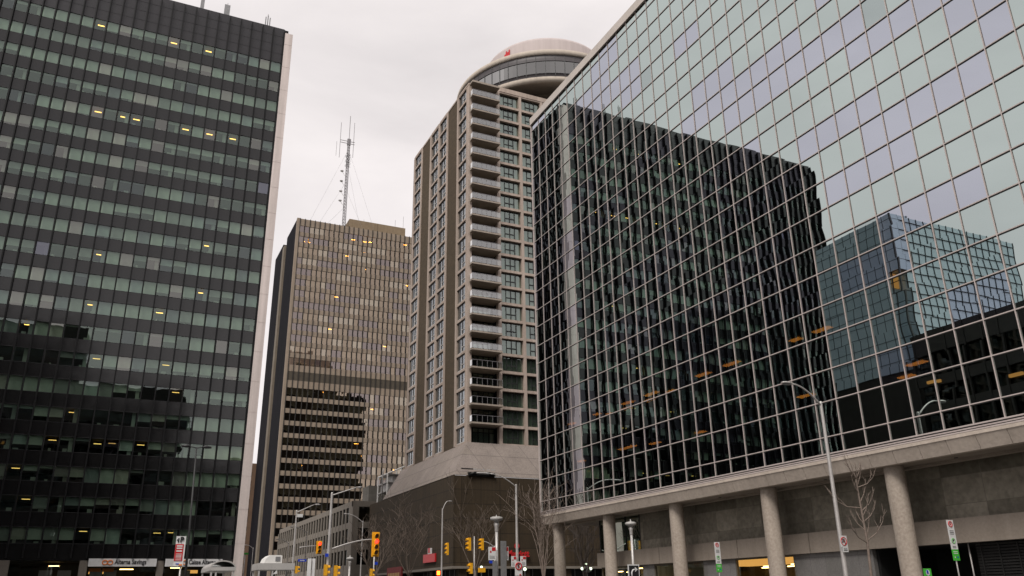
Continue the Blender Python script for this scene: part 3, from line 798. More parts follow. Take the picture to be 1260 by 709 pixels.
# vents and plant at the skirt corner
V = thing('rooftop_ventilation_unit', (48, PY+.4, 19), 'row of pale ventilation boxes over dark ducts, fixed at the hotel skirt edge', 'ventilation unit')
b = MB()
for j, w in enumerate((.55, .4, .3, .5, .6)): b.box(48.3+j*.72, 48.3+j*.72+w, PY-.05+.5, PY+1.3, 18.9, 19.55-.04*(j % 2))
b.build('vent_box', 'shelter_white', V)
b = MB(); b.box(47.2, 51.5, PY-.3, PY+.6, 18.38, 18.88); b.tube([(47.3, PY-.45, 18.5), (48.1, PY-.5, 18.85), (50.6, PY-.5, 18.85), (51.4, PY-.45, 18.5)], .12, 8); b.build('duct', 'black_plastic', V)
b = MB(); b.box(46.3, 48.2, PY+.4, PY+.5, 19.45, 19.55); b.build('bracket', 'dark_steel', V)

# round rooftop restaurant
D = (72.2, 133.0); EM, EZ = -2.75, 104.3
b = MB(); b.lathe((D[0], D[1], 0), [(12.9, 99.2), (13.0, 106.3), (12.7, 106.95), (12.2, 106.95), (12.0, 106.2), (0, 106.2)], 96); b.build('restaurant_cap', 'drum_concrete', H)
b = MB(); b.lathe((D[0], D[1], 0), [(12.5, 100.6), (18.7, 99.75), (19.05, 99.43), (19.05, 98.45), (18.8, 98.40)], 128); b.build('restaurant_rim', 'drum_lip', H)
b = MB(); b.lathe((D[0], D[1], 0), [(18.8, 98.4), (18.8, 97.07), (18.9, 97.05)], 128); b.lathe((D[0], D[1], 0), [(18.85, 94.31), (18.8, 94.3), (18.7, 93.62)], 128); b.build('restaurant_band', 'drum_dark', H)
b = MB(); b.lathe((D[0], D[1], 0), [(18.78, 97.07), (18.78, 94.31)], 128, sm=False)
o = b.build('restaurant_window', 'drum_glass', H)
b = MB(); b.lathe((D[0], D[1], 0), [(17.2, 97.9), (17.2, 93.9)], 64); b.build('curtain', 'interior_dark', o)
b = MB()
for k in range(64):
    a = 2*PI*k/64; cx, cy = D[0]+18.82*math.cos(a), D[1]+18.82*math.sin(a)
    b.tube([(cx, cy, 93.7), (cx, cy, 98.4)], .07, 4)
b.build('restaurant_mullion', 'window_frame_dark', H)
b = MB(); b.lathe((D[0], D[1], 0), [(18.7, 93.62), (18.75, 93.6), (18.4, 92.69), (18.0, 92.65), (11.5, 94.6), (11.0, 94.6), (10.8, 88.5)], 128); b.build('restaurant_underside', 'drum_lip', H)
b = MB(); b.lathe((D[0], D[1], 0), [(10.9, 92.5), (10.9, 88.9)], 64, sm=False); b.build('lower_glazing', 'dark_pane', H)
b = MB()
for k in range(16):
    a = 2*PI*k/16+.1; b.tube([(D[0]+11.3*math.cos(a), D[1]+11.3*math.sin(a), 88.7), (D[0]+11.3*math.cos(a), D[1]+11.3*math.sin(a), 94.4)], .35, 8)
b.build('lower_pillar', 'hotel_concrete', H)
# red emblem on the cap: three leaning strokes
b = MB()
for j, (u, h) in enumerate(((0, .8), (.028, 1.45), (.056, 1.05), (.084, 1.5))):
    P = [(D[0]+13.12*math.cos(q), D[1]+13.12*math.sin(q)) for q in (EM+u, EM+u+.03, EM+u+.036, EM+u+.010)]
    b.face([(P[0][0], P[0][1], EZ), (P[1][0], P[1][1], EZ), (P[2][0], P[2][1], EZ+h), (P[3][0], P[3][1], EZ+h)])
b.build('emblem', 'sign_red', H)
# red hotel lettering
sg = text('hotel_sign', 'Marriott', 'sign_red', H, (53.3, PY-.4, 6.75), 1.25, sx=.82, depth=.2)
b = MB(); b.disc((54.9, PY-.3, 8.5), .42, 'y', 20); b.build('round_emblem', 'sign_red', H)
b = MB(); b.box(PX-.28, PX-.05, 121.8, 127, 6.55, 7.75); o = b.build('hotel_sign_box', 'sign_red', H)
b = MB(); b.box(PX-.3, PX-.08, 123.6, 124.9, 7.76, 8.6); b.build('round_emblem', 'sign_white', H, label='small red and white emblem block over the red wall sign')
b = MB(); b.box(PX-.33, PX-.285, 123.9, 124.7, 7.9, 8.62); b.build('emblem', 'sign_red', H)
W = thing('shop_awning_sign', (PX, 140, 4), 'dark red shop signboard with gold lettering strokes, on the brick podium behind bare branches', 'sign')
box('board', 'awning_red', W, PX-.6, PX-.36, 136.6, 144.5, 3.2, 6.4)
b = MB()
for j in range(7): b.box(PX-.64, PX-.61, 137.6+j*.9, 138.2+j*.9, 4.9, 5.5)
b.build('gold_stroke', 'gold_paint', W)

# ------------------------------------------------------------------ three-storey office building
OX, OY = 42.5, 162.0
O = thing('low_office_building', (OX, OY, 0), 'three-storey grey concrete office building with upright fins between its windows', 'office building')
OT = 19.4; fl = [(15.5, 18.35), (11.5, 14.35), (7.6, 10.4)]
b = MB()
b.box(OX, OX+.8, OY, 238, 18.35, OT); b.box(OX, OX+12, OY-.003, OY+.8, 18.35, OT+.004)
b.box(OX+.001, OX+1.2, OY+.003, OY+3.0, 5.5, 18.35); b.box(OX+8.6, OX+12, OY, OY+1.2, 0, 18.35)
for z0, z1 in ((14.35, 15.5), (10.4, 11.5), (5.4, 7.6)):
    b.box(OX+.04, OX+.8, OY+3.0, 238, z0, z1); b.box(OX+1.2, OX+8.6, OY+.12, OY+.8, z0, z1)
y = OY+3.0; k = 0
while y < 237:
    w = 1.9; b.box(OX-.03, OX+.3, y+w, y+w+.75, 5.5, 18.34); y += 2.65
for x in (OX+5.6,): b.box(x, x+.35, OY+.05, OY+.7, 5.5, 18.34)
b.box(OX+1, OX+12, OY+1, 238, OT-.6, OT-.3)
b.build('facade', 'office_concrete', O)
y = OY+3.0
its = []
while y < 237:
    for z0, z1 in fl: its.append(([(OX+.2, y+1.9, z0), (OX+.2, y, z0), (OX+.2, y, z1), (OX+.2, y+1.9, z1)], 'dark_pane', y < 225))
    y += 2.65
for z0, z1 in fl:
    for a, c in ((OX+1.2, OX+5.6), (OX+5.95, OX+8.6)): its.append(([(a, OY+.5, z0), (c, OY+.5, z0), (c, OY+.5, z1), (a, OY+.5, z1)], 'shop_glass' if z0 > 15 and a < OX+3 else 'dark_pane', a < OX+3))
panes('window', its, O, 80)
b = MB(); b.box(OX+1.4, OX+12, OY+2.5, 238, 0, OT-.7); b.build('core_wall', 'interior_brown', O)
b = MB(); b.box(OX+.9, OX+12, OY+1, OY+1.2, 0, 5.4); b.box(OX+.9, OX+1.1, OY, 238, 0, 5.4)
b.build('ground_floor', 'interior_dark', O)
for y in range(165, 236, 8): box('ground_floor_pillar', 'office_concrete', O, OX+.05, OX+.6, y, y+.8, 0, 5.4)

# concrete plant block with white gantry
C_ = thing('grey_block_building', (43, 156, 0), 'plain grey windowless block rising just behind the low office and brick podium', 'building')
box('wall', 'block_grey', C_, 45.9, 52.5, 163.5, 168.0, 0, 22.6)
E_ = thing('white_rooftop_gantry', (48.5, 153, 18.4), 'white steel plant gantry on the podium roof behind the hotel skirt', 'rooftop plant')
b = MB()
for y in (151.5, 154.5, 157.5):
    b.tube([(46.0, y, 18.4), (46.0, y, 23.5)], .13, 5); b.tube([(49.6, y, 18.4), (49.6, y, 25.0)], .13, 5); b.tube([(46, y, 23.4), (49.6, y, 25)], .13, 5); b.tube([(46, y, 19.6), (49.6, y, 24)], .09, 5)
b.build('steel_frame', 'white_paint', E_)
b = MB()
for z in (20.2, 21.8, 23.3): b.box(46.0, 49.5, 151.6, 157.4, z, z+.16)
b.box(46.4, 49.2, 152, 157, 20.4, 21.7); b.box(47.2, 49.2, 152.2, 156.6, 22.0, 23.2)
b.build('plant_deck', 'shelter_white', E_)
b = MB(); b.tube([(45.4, 152.6, 18.4), (45.4, 152.6, 23.8), (45.6, 152.6, 24.4)], .14, 6); b.build('flue', 'shelter_white', E_)

# brown block seen through the gap beside the pale pillar
Bk = thing('brown_apartment_block', (40, 300, 0), 'narrow brown apartment block seen in the gap beside the pale pillar', 'building')
box('wall', 'brown_block', Bk, 37.0, 52, 300, 330, 0, 46.0)
its = []
for k in range(13):
    z = 5.5+k*3.0
    its.append(([(40.9, 299.96, z), (42.6, 299.96, z), (42.6, 299.96, z+1.5), (40.9, 299.96, z+1.5)], 'dark_pane', True))
panes('window', its, Bk)

# ------------------------------------------------------------------ buildings that stand beside and behind the viewpoint (seen in the glass)
def ribbon(root, x0, x1, y0, y1, h, floor, wall, pane, pw=1.8, sides='snwe', top=2.):
    """a plain office block: core + spandrels + fins"""
    b = MB(); b.box(x0+.4, x1-.4, y0+.4, y1-.4, 0, h-.3); b.build('glazing', pane, root)
    b = MB(); z = 5.0; b.box(x0+.02, x1-.02, y0+.02, y1-.02, h-top, h)
    while z < h-top:
        b.box(x0+.02, x1-.02, y0+.02, y1-.02, z-.65, z+.65); z += floor
    n = int((x1-x0)/pw)
    for i in range(n+1):
        x = x0+i*(x1-x0)/n
        if 's' in sides: b.box(x-.12, x+.12, y0-.1, y0+.3, 0, h-.1)
        if 'n' in sides: b.box(x-.12, x+.12, y1-.3, y1+.1, 0, h-.1)
    n = int((y1-y0)/pw)
    for i in range(n+1):
        y = y0+i*(y1-y0)/n
        if 'e' in sides: b.box(x1-.3, x1+.1, y-.12, y+.12, 0, h-.1)
    b.build('facade', wall, root)
surf('dark_facade', (.03, .028, .026), (.018, .017, .016), .4, .4, streak=.3)
surf('grid_dark', (.03, .035, .037), None, 1, .5)
# blue mirror tower west of the street
Q = thing('blue_glass_tower', (-35, 80, 0), 'blue-green mirror glass tower with a fine dark grid, reflected in the glass facade', 'office tower')
qx0, qx1, qy0, qy1, qh = -49.0, -22.0, 75.0, 90.0, 53.2
b = MB(); b.box(qx0+.1, qx1-1.6, qy0+.1, qy1, 30, qh); b.box(qx1-1.6, qx1, qy0+1.8, qy1, 30, qh); b.box(qx1-1.6, qx1, qy0, qy0+1.8, 44.5, qh); b.build('glazing', 'painted_sky_blue', Q)
b = MB()
for i in range(19): x = qx0+i*(qx1-qx0)/18; b.box(x-.027, x+.027, qy0-.0, qy0+.2, 30, qh+.05)
for i in range(11): y = qy0+i*(qy1-qy0)/10; b.box(qx1-.2, qx1+.06, y-.025, y+.025, 30, qh+.05)
z = 30
while z < qh: b.box(qx0, qx1+.05, qy0-.02, qy0+.15, z-.025, z+.025); b.box(qx1-.15, qx1+.05, qy0, qy1, z-.02, z+.02); z += 1.6
b.build('window_grid', 'grid_dark', Q)
b = MB(); b.box(qx0, qx1-.1, qy0+.2, qy1, 0, 30); b.build('lower_block', 'dark_facade', Q)
b = MB(); b.box(qx0+6, qx1-10, qy0+4, qy1-2, qh, qh+2.0); b.lathe((-31, 84, qh), [(2, 0), (2, 1.6), (0, 1.9)], 16); b.build('roof_plant', 'sign_back', Q)
box('lit_recess', 'light_recess', Q, qx1-1.5, qx1-.2, qy0+1.6, qy0+1.75, 42.2, 44.3)
Q2 = thing('dark_stone_block', (-40, 60, 0), 'low dark office block reflected at the foot of the blue glass tower', 'office building')
ribbon(Q2, -62, -17.5, 50, 72, 33.0, 3.6, 'dark_facade', 'dark_pane', 2.4, 'se', 3.0)
b = MB()
for y, z in ((52.5, 26.2), (58, 24.4), (69, 26.2)): b.box(-17.68, -17.26, y, y+1.5, z, z+.35)
b.build('lit_window', 'light_recess', Q2)
# south of the viewpoint
S1 = thing('south_high_rise', (-38, -55, 0), 'tall dark high-rise mirrored in the lower left of the black tower', 'office tower')
ribbon(S1, -64, -13.5, -80, -60, 80.5, 3.6, 'dark_facade', 'dark_pane', 2.4, 'n', 5)
S2 = thing('south_mid_rise', (4, -55, 0), 'mid-height dark block mirrored low in the middle of the black tower', 'office building')
ribbon(S2, -13.2, 17.5, -80, -60, 62.5, 3.6, 'dark_facade', 'dark_pane', 2.4, 'n', 4)
S3 = thing('south_low_block', (26, -55, 0), 'lower dark block mirrored at the foot of the black tower beside the pillar', 'office building')
ribbon(S3, 17.8, 36.0, -80, -60, 42.0, 3.6, 'dark_facade', 'dark_pane', 2.4, 'n', 3)

# ------------------------------------------------------------------ street furniture
def street_lamp(x, y, h, side, reach, rise, label, head=.75, r=.11, curve=1, base=0):
    t = thing('street_lamp', (x, y, base), label, 'street lamp', 'cobra-head street lamps along the streets')
    MB().tube([(x, y, 0), (x, y, .5), (x, y, h-.1), (x, y, h)], [r*1.5, r, r*.62, r*.5], 12).build('pole', 'lamp_steel', t)
    pts = []; n = 8
    for k in range(n+1):
        u = k/n
        pts.append((x+side*reach*u, y, h-.25+rise*(math.sin(u*PI/2)**.9 if curve else u)))
    MB().tube(pts, [.055-.015*k/n for k in range(n+1)], 8).build('arm', 'lamp_steel', t)
    hx, hz = pts[-1][0], pts[-1][2]
    b = MB()
    sec = [(0, .05, .04), (.15, .11, .07), (.45, .17, .10), (head-.1, .13, .07), (head, .04, .03)]
    rings = []
    for d, w, hh in sec:
        bse = len(b.v); cx = hx+side*d
        for k in range(10): a = 2*PI*k/10; b.v.append((cx, y+w*math.cos(a), hz+hh*math.sin(a)*(1 if math.sin(a) > 0 else .6)))
        rings.append(bse)
    for a, c in zip(rings, rings[1:]):
        for k in range(10): k2 = (k+1) % 10; b.f.append((a+k, a+k2, c+k2, c+k)); b.m.append(0); b.smooth.append(True)
    b.f.append(tuple(rings[0]+k for k in range(10))); b.m.append(0); b.smooth.append(False)
    b.f.append(tuple(rings[-1]+k for k in range(10))); b.m.append(0); b.smooth.append(False)
    hd = b.build('lamp_head', 'lamp_steel', t)
    MB().box(hx+side*.15, hx+side*(head-.15), y-.09, y+.09, hz-.085, hz-.06).build('lens', 'sign_back', hd)
    return t
street_lamp(33.83, 32.51, 11.19, -1, 1.85, 1.05, 'tall steel street lamp in front of the glass facade, carrying the no-U-turn sign', .75, .13)
street_lamp(33.74, 70.45, 11.31, -1, 2.6, 1.1, 'steel street lamp before the hotel podium with a round no-turn sign', 1.4, .15)
street_lamp(16.72, 70.83, 10.0, 1, 2.1, .75, 'steel street lamp pole carrying the longest signal mast arm', .5, .15, 0)
street_lamp(19.62, 100.0, 11.3, 1, 2.0, .95, 'steel street lamp with a camera and short signal arm, left of the low office', .7, .14, 0)
street_lamp(37.7, 100.2, 12.0, 1, .75, 1.2, 'steel street lamp leaning its short arm right, before the hotel podium corner', .35, .12)
street_lamp(26.68+4.4, 112.9, 11.4, -1, 2.2, 1.1, 'slim steel street lamp before the low office corner, arm to the left', .5, .10)
street_lamp(27.7, 132.0, 11.3, -1, 2.0, .85, 'thin steel street lamp before the left end of the low office', .6, .09)
street_lamp(30.2, 159.0, 11.3, -1, 1.7, .8, 'distant thin street lamp before the foot of the brown tower', .7, .09)
street_lamp(26.6, 176.0, 11.3, -1, 1.3, .7, 'distant street lamp in the gap beside the brown apartment block', .6, .09)
t = thing('street_pole', (21.1, 147.5, 0), 'thin bare pole in the gap just right of the pale pillar', 'pole')
MB().tube([(21.1, 147.5, 0), (21.1, 147.5, 8.9)], .08, 6).build('pole', 'lamp_steel', t); box('small_sign', 'sign_green', t, 20.9, 21.6, 147.4, 147.45, 8.6, 8.9)
box('camera_housing', 'sign_white', bpy.data.objects['street_lamp.003'], 19.7, 20.3, 99.7, 100.0, 10.5, 10.85)
# twin-head dark lamp in front of the black tower
t = thing('twin_street_lamp', (5.3, 62.7, 0), 'black twin-armed street lamp standing before the black tower', 'street lamp')
MB().tube([(5.3, 62.7, 0), (4.95, 62.7, 11.8)], [.10, .05], 10).build('pole', 'dark_steel', t)
for s in (-1, 1):
    MB().tube([(4.95, 62.7, 11.75), (4.95+s*.45, 62.7, 11.85)], .04, 6).build('arm', 'dark_steel', t)
    MB().tube([(4.95+s*.4, 62.7, 11.85), (4.95+s*.6, 62.7, 11.87), (4.95+s*1.0, 62.7, 11.84)], [.06, .13, .07], 8).build('lamp_head', 'dark_steel', t)
# post-top disc lamps
def disc_lamp(x, y, h, r, label, post=.1):
    t = thing('disc_lamp', (x, y, 0), label, 'street lamp', 'post-top disc lamps')
    MB().tube([(x, y, 0), (x, y, h-.95*r/.5)], [post*1.2, post], 12).build('pole', 'lamp_steel', t)
    b = MB(); b.lathe((x, y, h), [(post*1.25, -1.1*r/.5), (post*1.4, -.75*r/.5), (post*1.9, -.5*r/.5), (post*1.2, -.45*r/.5)], 16); b.build('collar', 'lamp_steel', t)
    b = MB(); b.lathe((x, y, h), [(post*1.2, -.46*r/.5), (post*2.2, -.30*r/.5), (r*.92, -.24*r/.5), (r, -.17*r/.5), (r, -.02), (r*.7, .03), (.05, .06), (.04, .2)], 28); b.build('disc_head', 'shelter_white', t)
    return t
disc_lamp(31.9, 70.85, 8.35, .56, 'pale post-top disc lamp with banners, before the hotel podium', .13)
disc_lamp(32.0, 48.96, 6.16, .36, 'post-top disc lamp with a black turn-arrow sign, between glass building columns', .085)
disc_lamp(19.3, 73.7, 4.9, .3, 'short post-top disc lamp before the low office corner', .08)
# black turn arrow sign on the second disc lamp
t = thing('turn_arrow_sign', (31.9, 48.8, 3.4), 'square black sign with a white right-turn arrow, on the disc lamp post', 'sign')
box('plate', 'sign_white', t, 31.42, 32.30, 48.72, 48.76, 2.45, 3.45); o = box('face', 'ink', t, 31.49, 32.23, 48.70, 48.718, 2.52, 3.38)
b = MB(); b.tube([(31.68, 48.69, 2.6), (31.68, 48.69, 2.95), (31.76, 48.69, 3.1), (31.95, 48.69, 3.14)], .05, 6); b.face([(31.93, 48.68, 3.3), (31.93, 48.68, 2.98), (32.15, 48.68, 3.14)]); b.build('arrow', 'sign_white', t)
# traffic signals
def signal(x, y, z, face, lit, label, nl=3, h=1.1, w=.34, back=True, group='yellow traffic signals at the crossing'):
    """z is the top; face '-y', '-x', '+x' or '+y'"""
    t = thing('traffic_signal', (x, y, z), label, 'traffic signal', group)
    ang = {'-y': 0, '-x': -PI/2, '+x': PI/2, '+y': PI}[face]
    b = MB(); b.box(-w/2, w/2, -.12, .12, -h, 0); b.build('housing', 'signal_yellow', t, world=False)
    if back: b = MB(); b.box(-w*.78, w*.78, .125, .15, -h-.12, .12); b.build('backplate', 'signal_yellow', t, world=False)
    for k in range(nl):
        cz = -h*(k+.5)/nl; r = min(w*.40, h/nl*.42)
        mt = 'lens_red' if k == lit else 'lens_off'
        MB().tube([(0, -.121, cz), (0, -.135, cz)], r, 14).build('lens', mt, t, world=False)
        v = MB(); v.lathe((0, 0, 0), [(r*1.1, .12), (r*1.1, .34)], 12, a0=PI*-.1, a1=PI*1.1)
        v.v = [(px_, -pz_, cz+py_) for px_, py_, pz_ in v.v]
        v.build('visor', 'signal_yellow', t, world=False)
    t.rotation_euler = (0, 0, ang)
    return t
def mast_arm(x0, y, z0, x1, z1, label, r=.06, pole=None):
    t = thing('signal_mast_arm', (x0, y, z0), label, 'mast arm')
    n = 7; pts = [(x0+(x1-x0)*k/n, y, z0+(z1-z0)*math.sin(k/n*PI/2)) for k in range(n+1)]
    MB().tube(pts, [r*1.3-(r*.6)*k/n for k in range(n+1)], 8).build('arm', 'lamp_steel', t)
    return t
mast_arm(16.97, 70.7, 5.45, 20.55, 6.25, 'long curved mast arm reaching to the largest front-facing red signal')
signal(20.62, 70.5, 6.72, '-y', 1, 'large yellow traffic signal showing red at the end of the long mast arm', 4, 1.75, .42)
mast_arm(17.5*1.1539, 99.9, 7.15, 19.2*1.1539, 7.36, 'short mast arm reaching to the smaller front-facing red signal', .055)
signal(22.42, 99.6, 7.78, '-y', 0, 'smaller yellow traffic signal showing red before the low office windows', 3, 1.2, .42)
signal(16.52, 70.6, 4.22, '+x', -1, 'yellow signal seen edge-on at the left of the mast pole foot', 2, .85, .36, False)
signal(17.35, 70.6, 4.15, '+x', -1, 'yellow signal seen edge-on at the right of the mast pole foot', 2, .85, .36, False)
signal(38.35, 100.0, 7.9, '-x', -1, 'yellow signal in side view on the lamp pole at the podium corner', 3, 1.45, .36, False)
s = 80.93/75
signal(30.95, 75, 6.8, '-x', -1, 'yellow side-view signal left of the slim pole before the podium', 3, 1.15, .34, False)
signal(32.25, 75, 6.75, '-x', -1, 'yellow side-view signal hanging from the slanted arm beside the banners', 3, 1.05, .32, False)
signal(31.12, 75, 4.55, '-x', -1, 'low yellow side-view signal on the slim pole before the podium', 2, .95, .36, False)
signal(17.42*1.15, 99.8, 5.15, '+x', -1, 'low yellow signal at the foot of the camera lamp pole', 2, .8, .34, False)
signal(26.5, 92.0, 4.6, '+x', -1, 'low yellow signal on the thin banner pole beside the dark red board', 2, .9, .34, False)
t = thing('pedestrian_signal', (37.2, 100.1, 4.5), 'small pedestrian signal with a glowing orange hand by the podium corner lamp', 'pedestrian signal')
box('housing', 'black_plastic', t, 37.0, 37.45, 100, 100.25, 4.1, 4.65); box('lens', 'lens_orange', t, 37.04, 37.41, 99.98, 99.995, 4.14, 4.6)
t = thing('pedestrian_signal', (32.3, 75, 3.9), 'orange-lit pedestrian signal box low between the two slim signal poles', 'pedestrian signal')
box('housing', 'signal_yellow', t, 31.95, 32.6, 75, 75.25, 3.72, 4.12)
t = thing('signal_pole', (31.5, 75.1, 0), 'slim grey pole carrying side-view signals before the podium', 'pole')
MB().tube([(31.5, 75.1, 0), (31.5, 75.1, 6.95)], .055, 8).build('pole', 'lamp_steel', t)
mast_arm(33.6, 75.05, 5.95, 32.35, 6.5, 'short slanted arm holding a side-view signal beside the banners', .045)
t = thing('signal_pole', (33.62, 75.1, 0), 'short grey post holding the slanted signal arm behind the banners', 'pole')
MB().tube([(33.62, 75.1, 0), (33.62, 75.1, 6.1)], .07, 8).build('pole', 'lamp_steel', t)
t = thing('banner_pole', (26.8, 92.1, 0), 'pale slim pole with a small blue plate left of the dark red board', 'pole')
MB().tube([(26.8, 92.1, 0), (26.8, 92.1, 7.3)], .075, 8).build('pole', 'lamp_steel', t); box('blue_plate', 'sign_blue', t, 26.85, 27.2, 92, 92.02, 5.0, 5.3)
# blue street name plates
for x, y, z, w, lb in ((20.6, 99.7, 5.75, .95, 'blue street name plate on the camera lamp pole'), (16.55, 70.6, 4.95, .28, 'tiny blue plate on the mast arm lamp pole')):
    t = thing('street_name_sign', (x, y, z), lb, 'sign'); box('plate', 'sign_blue', t, x-w/2, x+w/2, y-.02, y, z-.13, z+.13)
    if w > .5: b = MB(); b.box(x-w*.28, x+w*.28, y-.026, y-.0205, z-.03, z+.03); b.build('stroke', 'sign_white', t)
# banners and boards under the first disc lamp
f_ = 1.243
def board(name, x0, x1, y, z0, z1, mat, label, cat='sign', red=None):
    t = thing(name, ((x0+x1)/2, y, z0), label, cat); box('board', mat, t, x0, x1, y, y+.06, z0, z1)
    if red == 'info':
        b = MB(); b.box(x0+.45*(x1-x0), x1-.03, y-.012, y-.002, z1-.5*(z1-z0)*.62, z1-.04); b.build('red_corner', 'sign_red', t)
        b = MB(); b.disc((x0+.28*(x1-x0), y-.008, z0+.62*(z1-z0)), .12*(x1-x0), 'y', 14); b.build('red_mark', 'sign_red', t)
        b = MB()
        for k in range(3): b.box(x0+.12*(x1-x0), x1-.15*(x1-x0), y-.012, y-.002, z0+.12*(z1-z0)+k*.1, z0+.12*(z1-z0)+k*.1+.03)
        b.build('text_bar', 'sign_back', t)
    return t
board('information_board', 31.0, 31.72, 70.6, 4.62, 5.75, 'sign_white', 'white board with a red corner left of the disc lamp post', red='info')
board('information_board', 32.62, 32.98, 70.65, 4.62, 5.78, 'sign_white', 'narrow white board with a red corner right of the grey sign back', red='info')
board('grey_sign_back', 32.1, 32.65, 70.4, 3.0, 6.25, 'sign_back', 'tall grey back of a sign beside the disc lamp post')
board('grey_sign_back', 31.35, 31.8, 70.5, 2.8, 4.55, 'sign_back', 'lower grey sign back left of the disc lamp post')
board('blue_sign', 31.05, 31.35, 70.55, 4.35, 4.58, 'sign_blue', 'small blue plate below the white board by the disc lamp')
board('information_board', 33.05, 33.55, 70.2, 4.05, 4.95, 'sign_white', 'white board with red top left of the round no-turn sign', red='info')
board('information_board', 33.95, 34.5, 70.2, 4.1, 4.95, 'sign_white', 'white board with red top right of the round no-turn sign', red='info')
board('blank_sign_panel', 6.82, 6.95, 32, 1.9, 3.0, 'sign_white', 'left one of two narrow white upright panels before the low office')
board('blank_sign_panel', 7.0, 7.1, 32.05, 1.9, 3.0, 'sign_white', 'right one of two narrow white upright panels before the low office')
def ring(b, cx, y, cz, r, t_=.03, n=20): b.tube([(cx+r*math.cos(k*2*PI/n), y, cz+r*math.sin(k*2*PI/n)) for k in range(n+1)], t_, 5, cap=False)
# no-turn round sign on lamp 2
t = thing('no_turn_sign', (33.74, 70.2, 3.9), 'round red-ringed no-turn sign on the lamp before the hotel podium', 'sign')
box('plate', 'sign_white', t, 33.38, 34.1, 70.18, 70.2, 3.3, 4.5); b = MB(); ring(b, 33.74, 70.16, 4.1, .29, .05); b.tube([(33.54, 70.15, 4.3), (33.94, 70.15, 3.9)], .035, 5); b.build('ring', 'sign_red', t)
b = MB(); b.tube([(33.68, 70.165, 3.92), (33.68, 70.165, 4.2), (33.82, 70.165, 4.25)], .045, 5); b.build('arrow', 'ink', t)
box('red_dot', 'sign_red', t, 33.8, 33.98, 70.165, 70.178, 3.33, 3.43)
# no U turn sign on the right lamp
sx, sy, sz = 33.80, 32.32, 3.96
t = thing('no_u_turn_sign', (sx, sy, sz), 'white square no-U-turn sign with a small tab below, on the lamp before the glass facade', 'sign')
box('plate', 'sign_white', t, sx-.235, sx+.235, sy-.015, sy, sz-.27, sz+.27); box('tab', 'sign_white', t, sx-.14, sx+.235, sy-.015, sy, sz-.52, sz-.285)
b = MB(); ring(b, sx, sy-.02, sz, .19, .02); b.tube([(sx-.13, sy-.03, sz+.13), (sx+.13, sy-.03, sz-.13)], .014, 5); b.build('ring', 'sign_red', t)
b = MB(); b.tube([(sx+.07, sy-.022, sz-.11), (sx+.07, sy-.022, sz+.03), (sx+.03, sy-.022, sz+.09), (sx-.03, sy-.022, sz+.09), (sx-.07, sy-.022, sz+.03), (sx-.07, sy-.022, sz-.03)], .022, 6)
b.face([(sx-.13, sy-.02, sz-.02), (sx-.01, sy-.02, sz-.02), (sx-.07, sy-.02, sz-.12)]); b.build('arrow', 'ink', t)
b = MB(); b.box(sx-.08, sx+.17, sy-.022, sy-.0155, sz-.38, sz-.35); b.box(sx-.08, sx+.17, sy-.022, sy-.0155, sz-.45, sz-.42); b.build('text_bar', 'ink', t)
# parking signs on posts
def parking_sign(x, y, top, w, h, label, base=0):
    t = thing('parking_sign', (x, y, 0), label, 'parking sign', 'white and green parking signs on posts')
    MB().tube([(x, y+.03, 0), (x, y+.03, top-.1)], .03, 8).build('post', 'lamp_steel', t)
    g = h*.27
    box('plate', 'sign_white', t, x-w/2, x+w/2, y-.015, y, top-h+g+.005, top); box('green_plate', 'sign_green', t, x-w/2, x+w/2, y-.015, y, top-h, top-h+g)
    b = MB(); ring(b, x, y-.02, top-w*.42, w*.27, w*.05); b.disc((x, y-.018, top-w*.42), w*.12); b.build('red_ring', 'sign_red', t)
    b = MB(); ring(b, x, y-.02, top-h*.52, w*.24, w*.035); b.build('green_ring', 'sign_green', t)
    b = MB(); b.box(x-w*.08, x+w*.0, y-.02, y-.0155, top-h*.52-w*.13, top-h*.52+w*.13); b.box(x+.001, x+w*.12, y-.02, y-.0155, top-h*.52+.0, top-h*.52+w*.12); b.build('letter', 'ink', t)
    b = MB()
    for k in range(3): b.box(x-w*.3, x+w*.3, y-.02, y-.0155, top-h*.27-k*w*.16-.012, top-h*.27-k*w*.16+.012)
    b.build('text_bar', 'ink', t)
    b = MB()
    for k in range(2): b.box(x-w*.28, x+w*.25, y-.02, y-.0155, top-h*.655-k*w*.13-.01, top-h*.655-k*w*.13+.01)
    b.build('text_bar', 'ink', t)
    b = MB(); b.disc((x+w*.22, y-.018, top-h+g*.3), w*.1); b.build('blue_mark', 'sign_blue', t)
    b = MB(); b.disc((x-w*.2, y-.018, top-h+g*.3), w*.08)
    for k in range(2): b.box(x-w*.32, x+w*.3, y-.02, y-.0155, top-h+g*.62+k*.07, top-h+g*.62+k*.07+.025)
    b.build('white_mark', 'sign_white', t)
parking_sign(32.40, 25, 4.37, .40, 1.64, 'white and green parking sign on a post before the dark garage door')
parking_sign(33.53, 42, 4.49, .40, 1.72, 'white and green parking sign between the third and fourth columns')
t = thing('pay_parking_sign', (31.75, 26, 0), 'small green square sign with a white letter beside the nearest column', 'sign')
MB().tube([(31.75, 26.05, 0), (31.75, 26.05, 2.1)], .03, 8).build('post', 'lamp_steel', t); box('plate', 'sign_green', t, 31.52, 31.98, 26, 26.02, 2.0, 2.45)
b = MB(); b.disc((31.75, 25.99, 2.28), .12); b.build('white_disc', 'sign_white', t); text('letter', 'R', 'sign_blue', t, (31.67, 25.985, 2.20), .2)
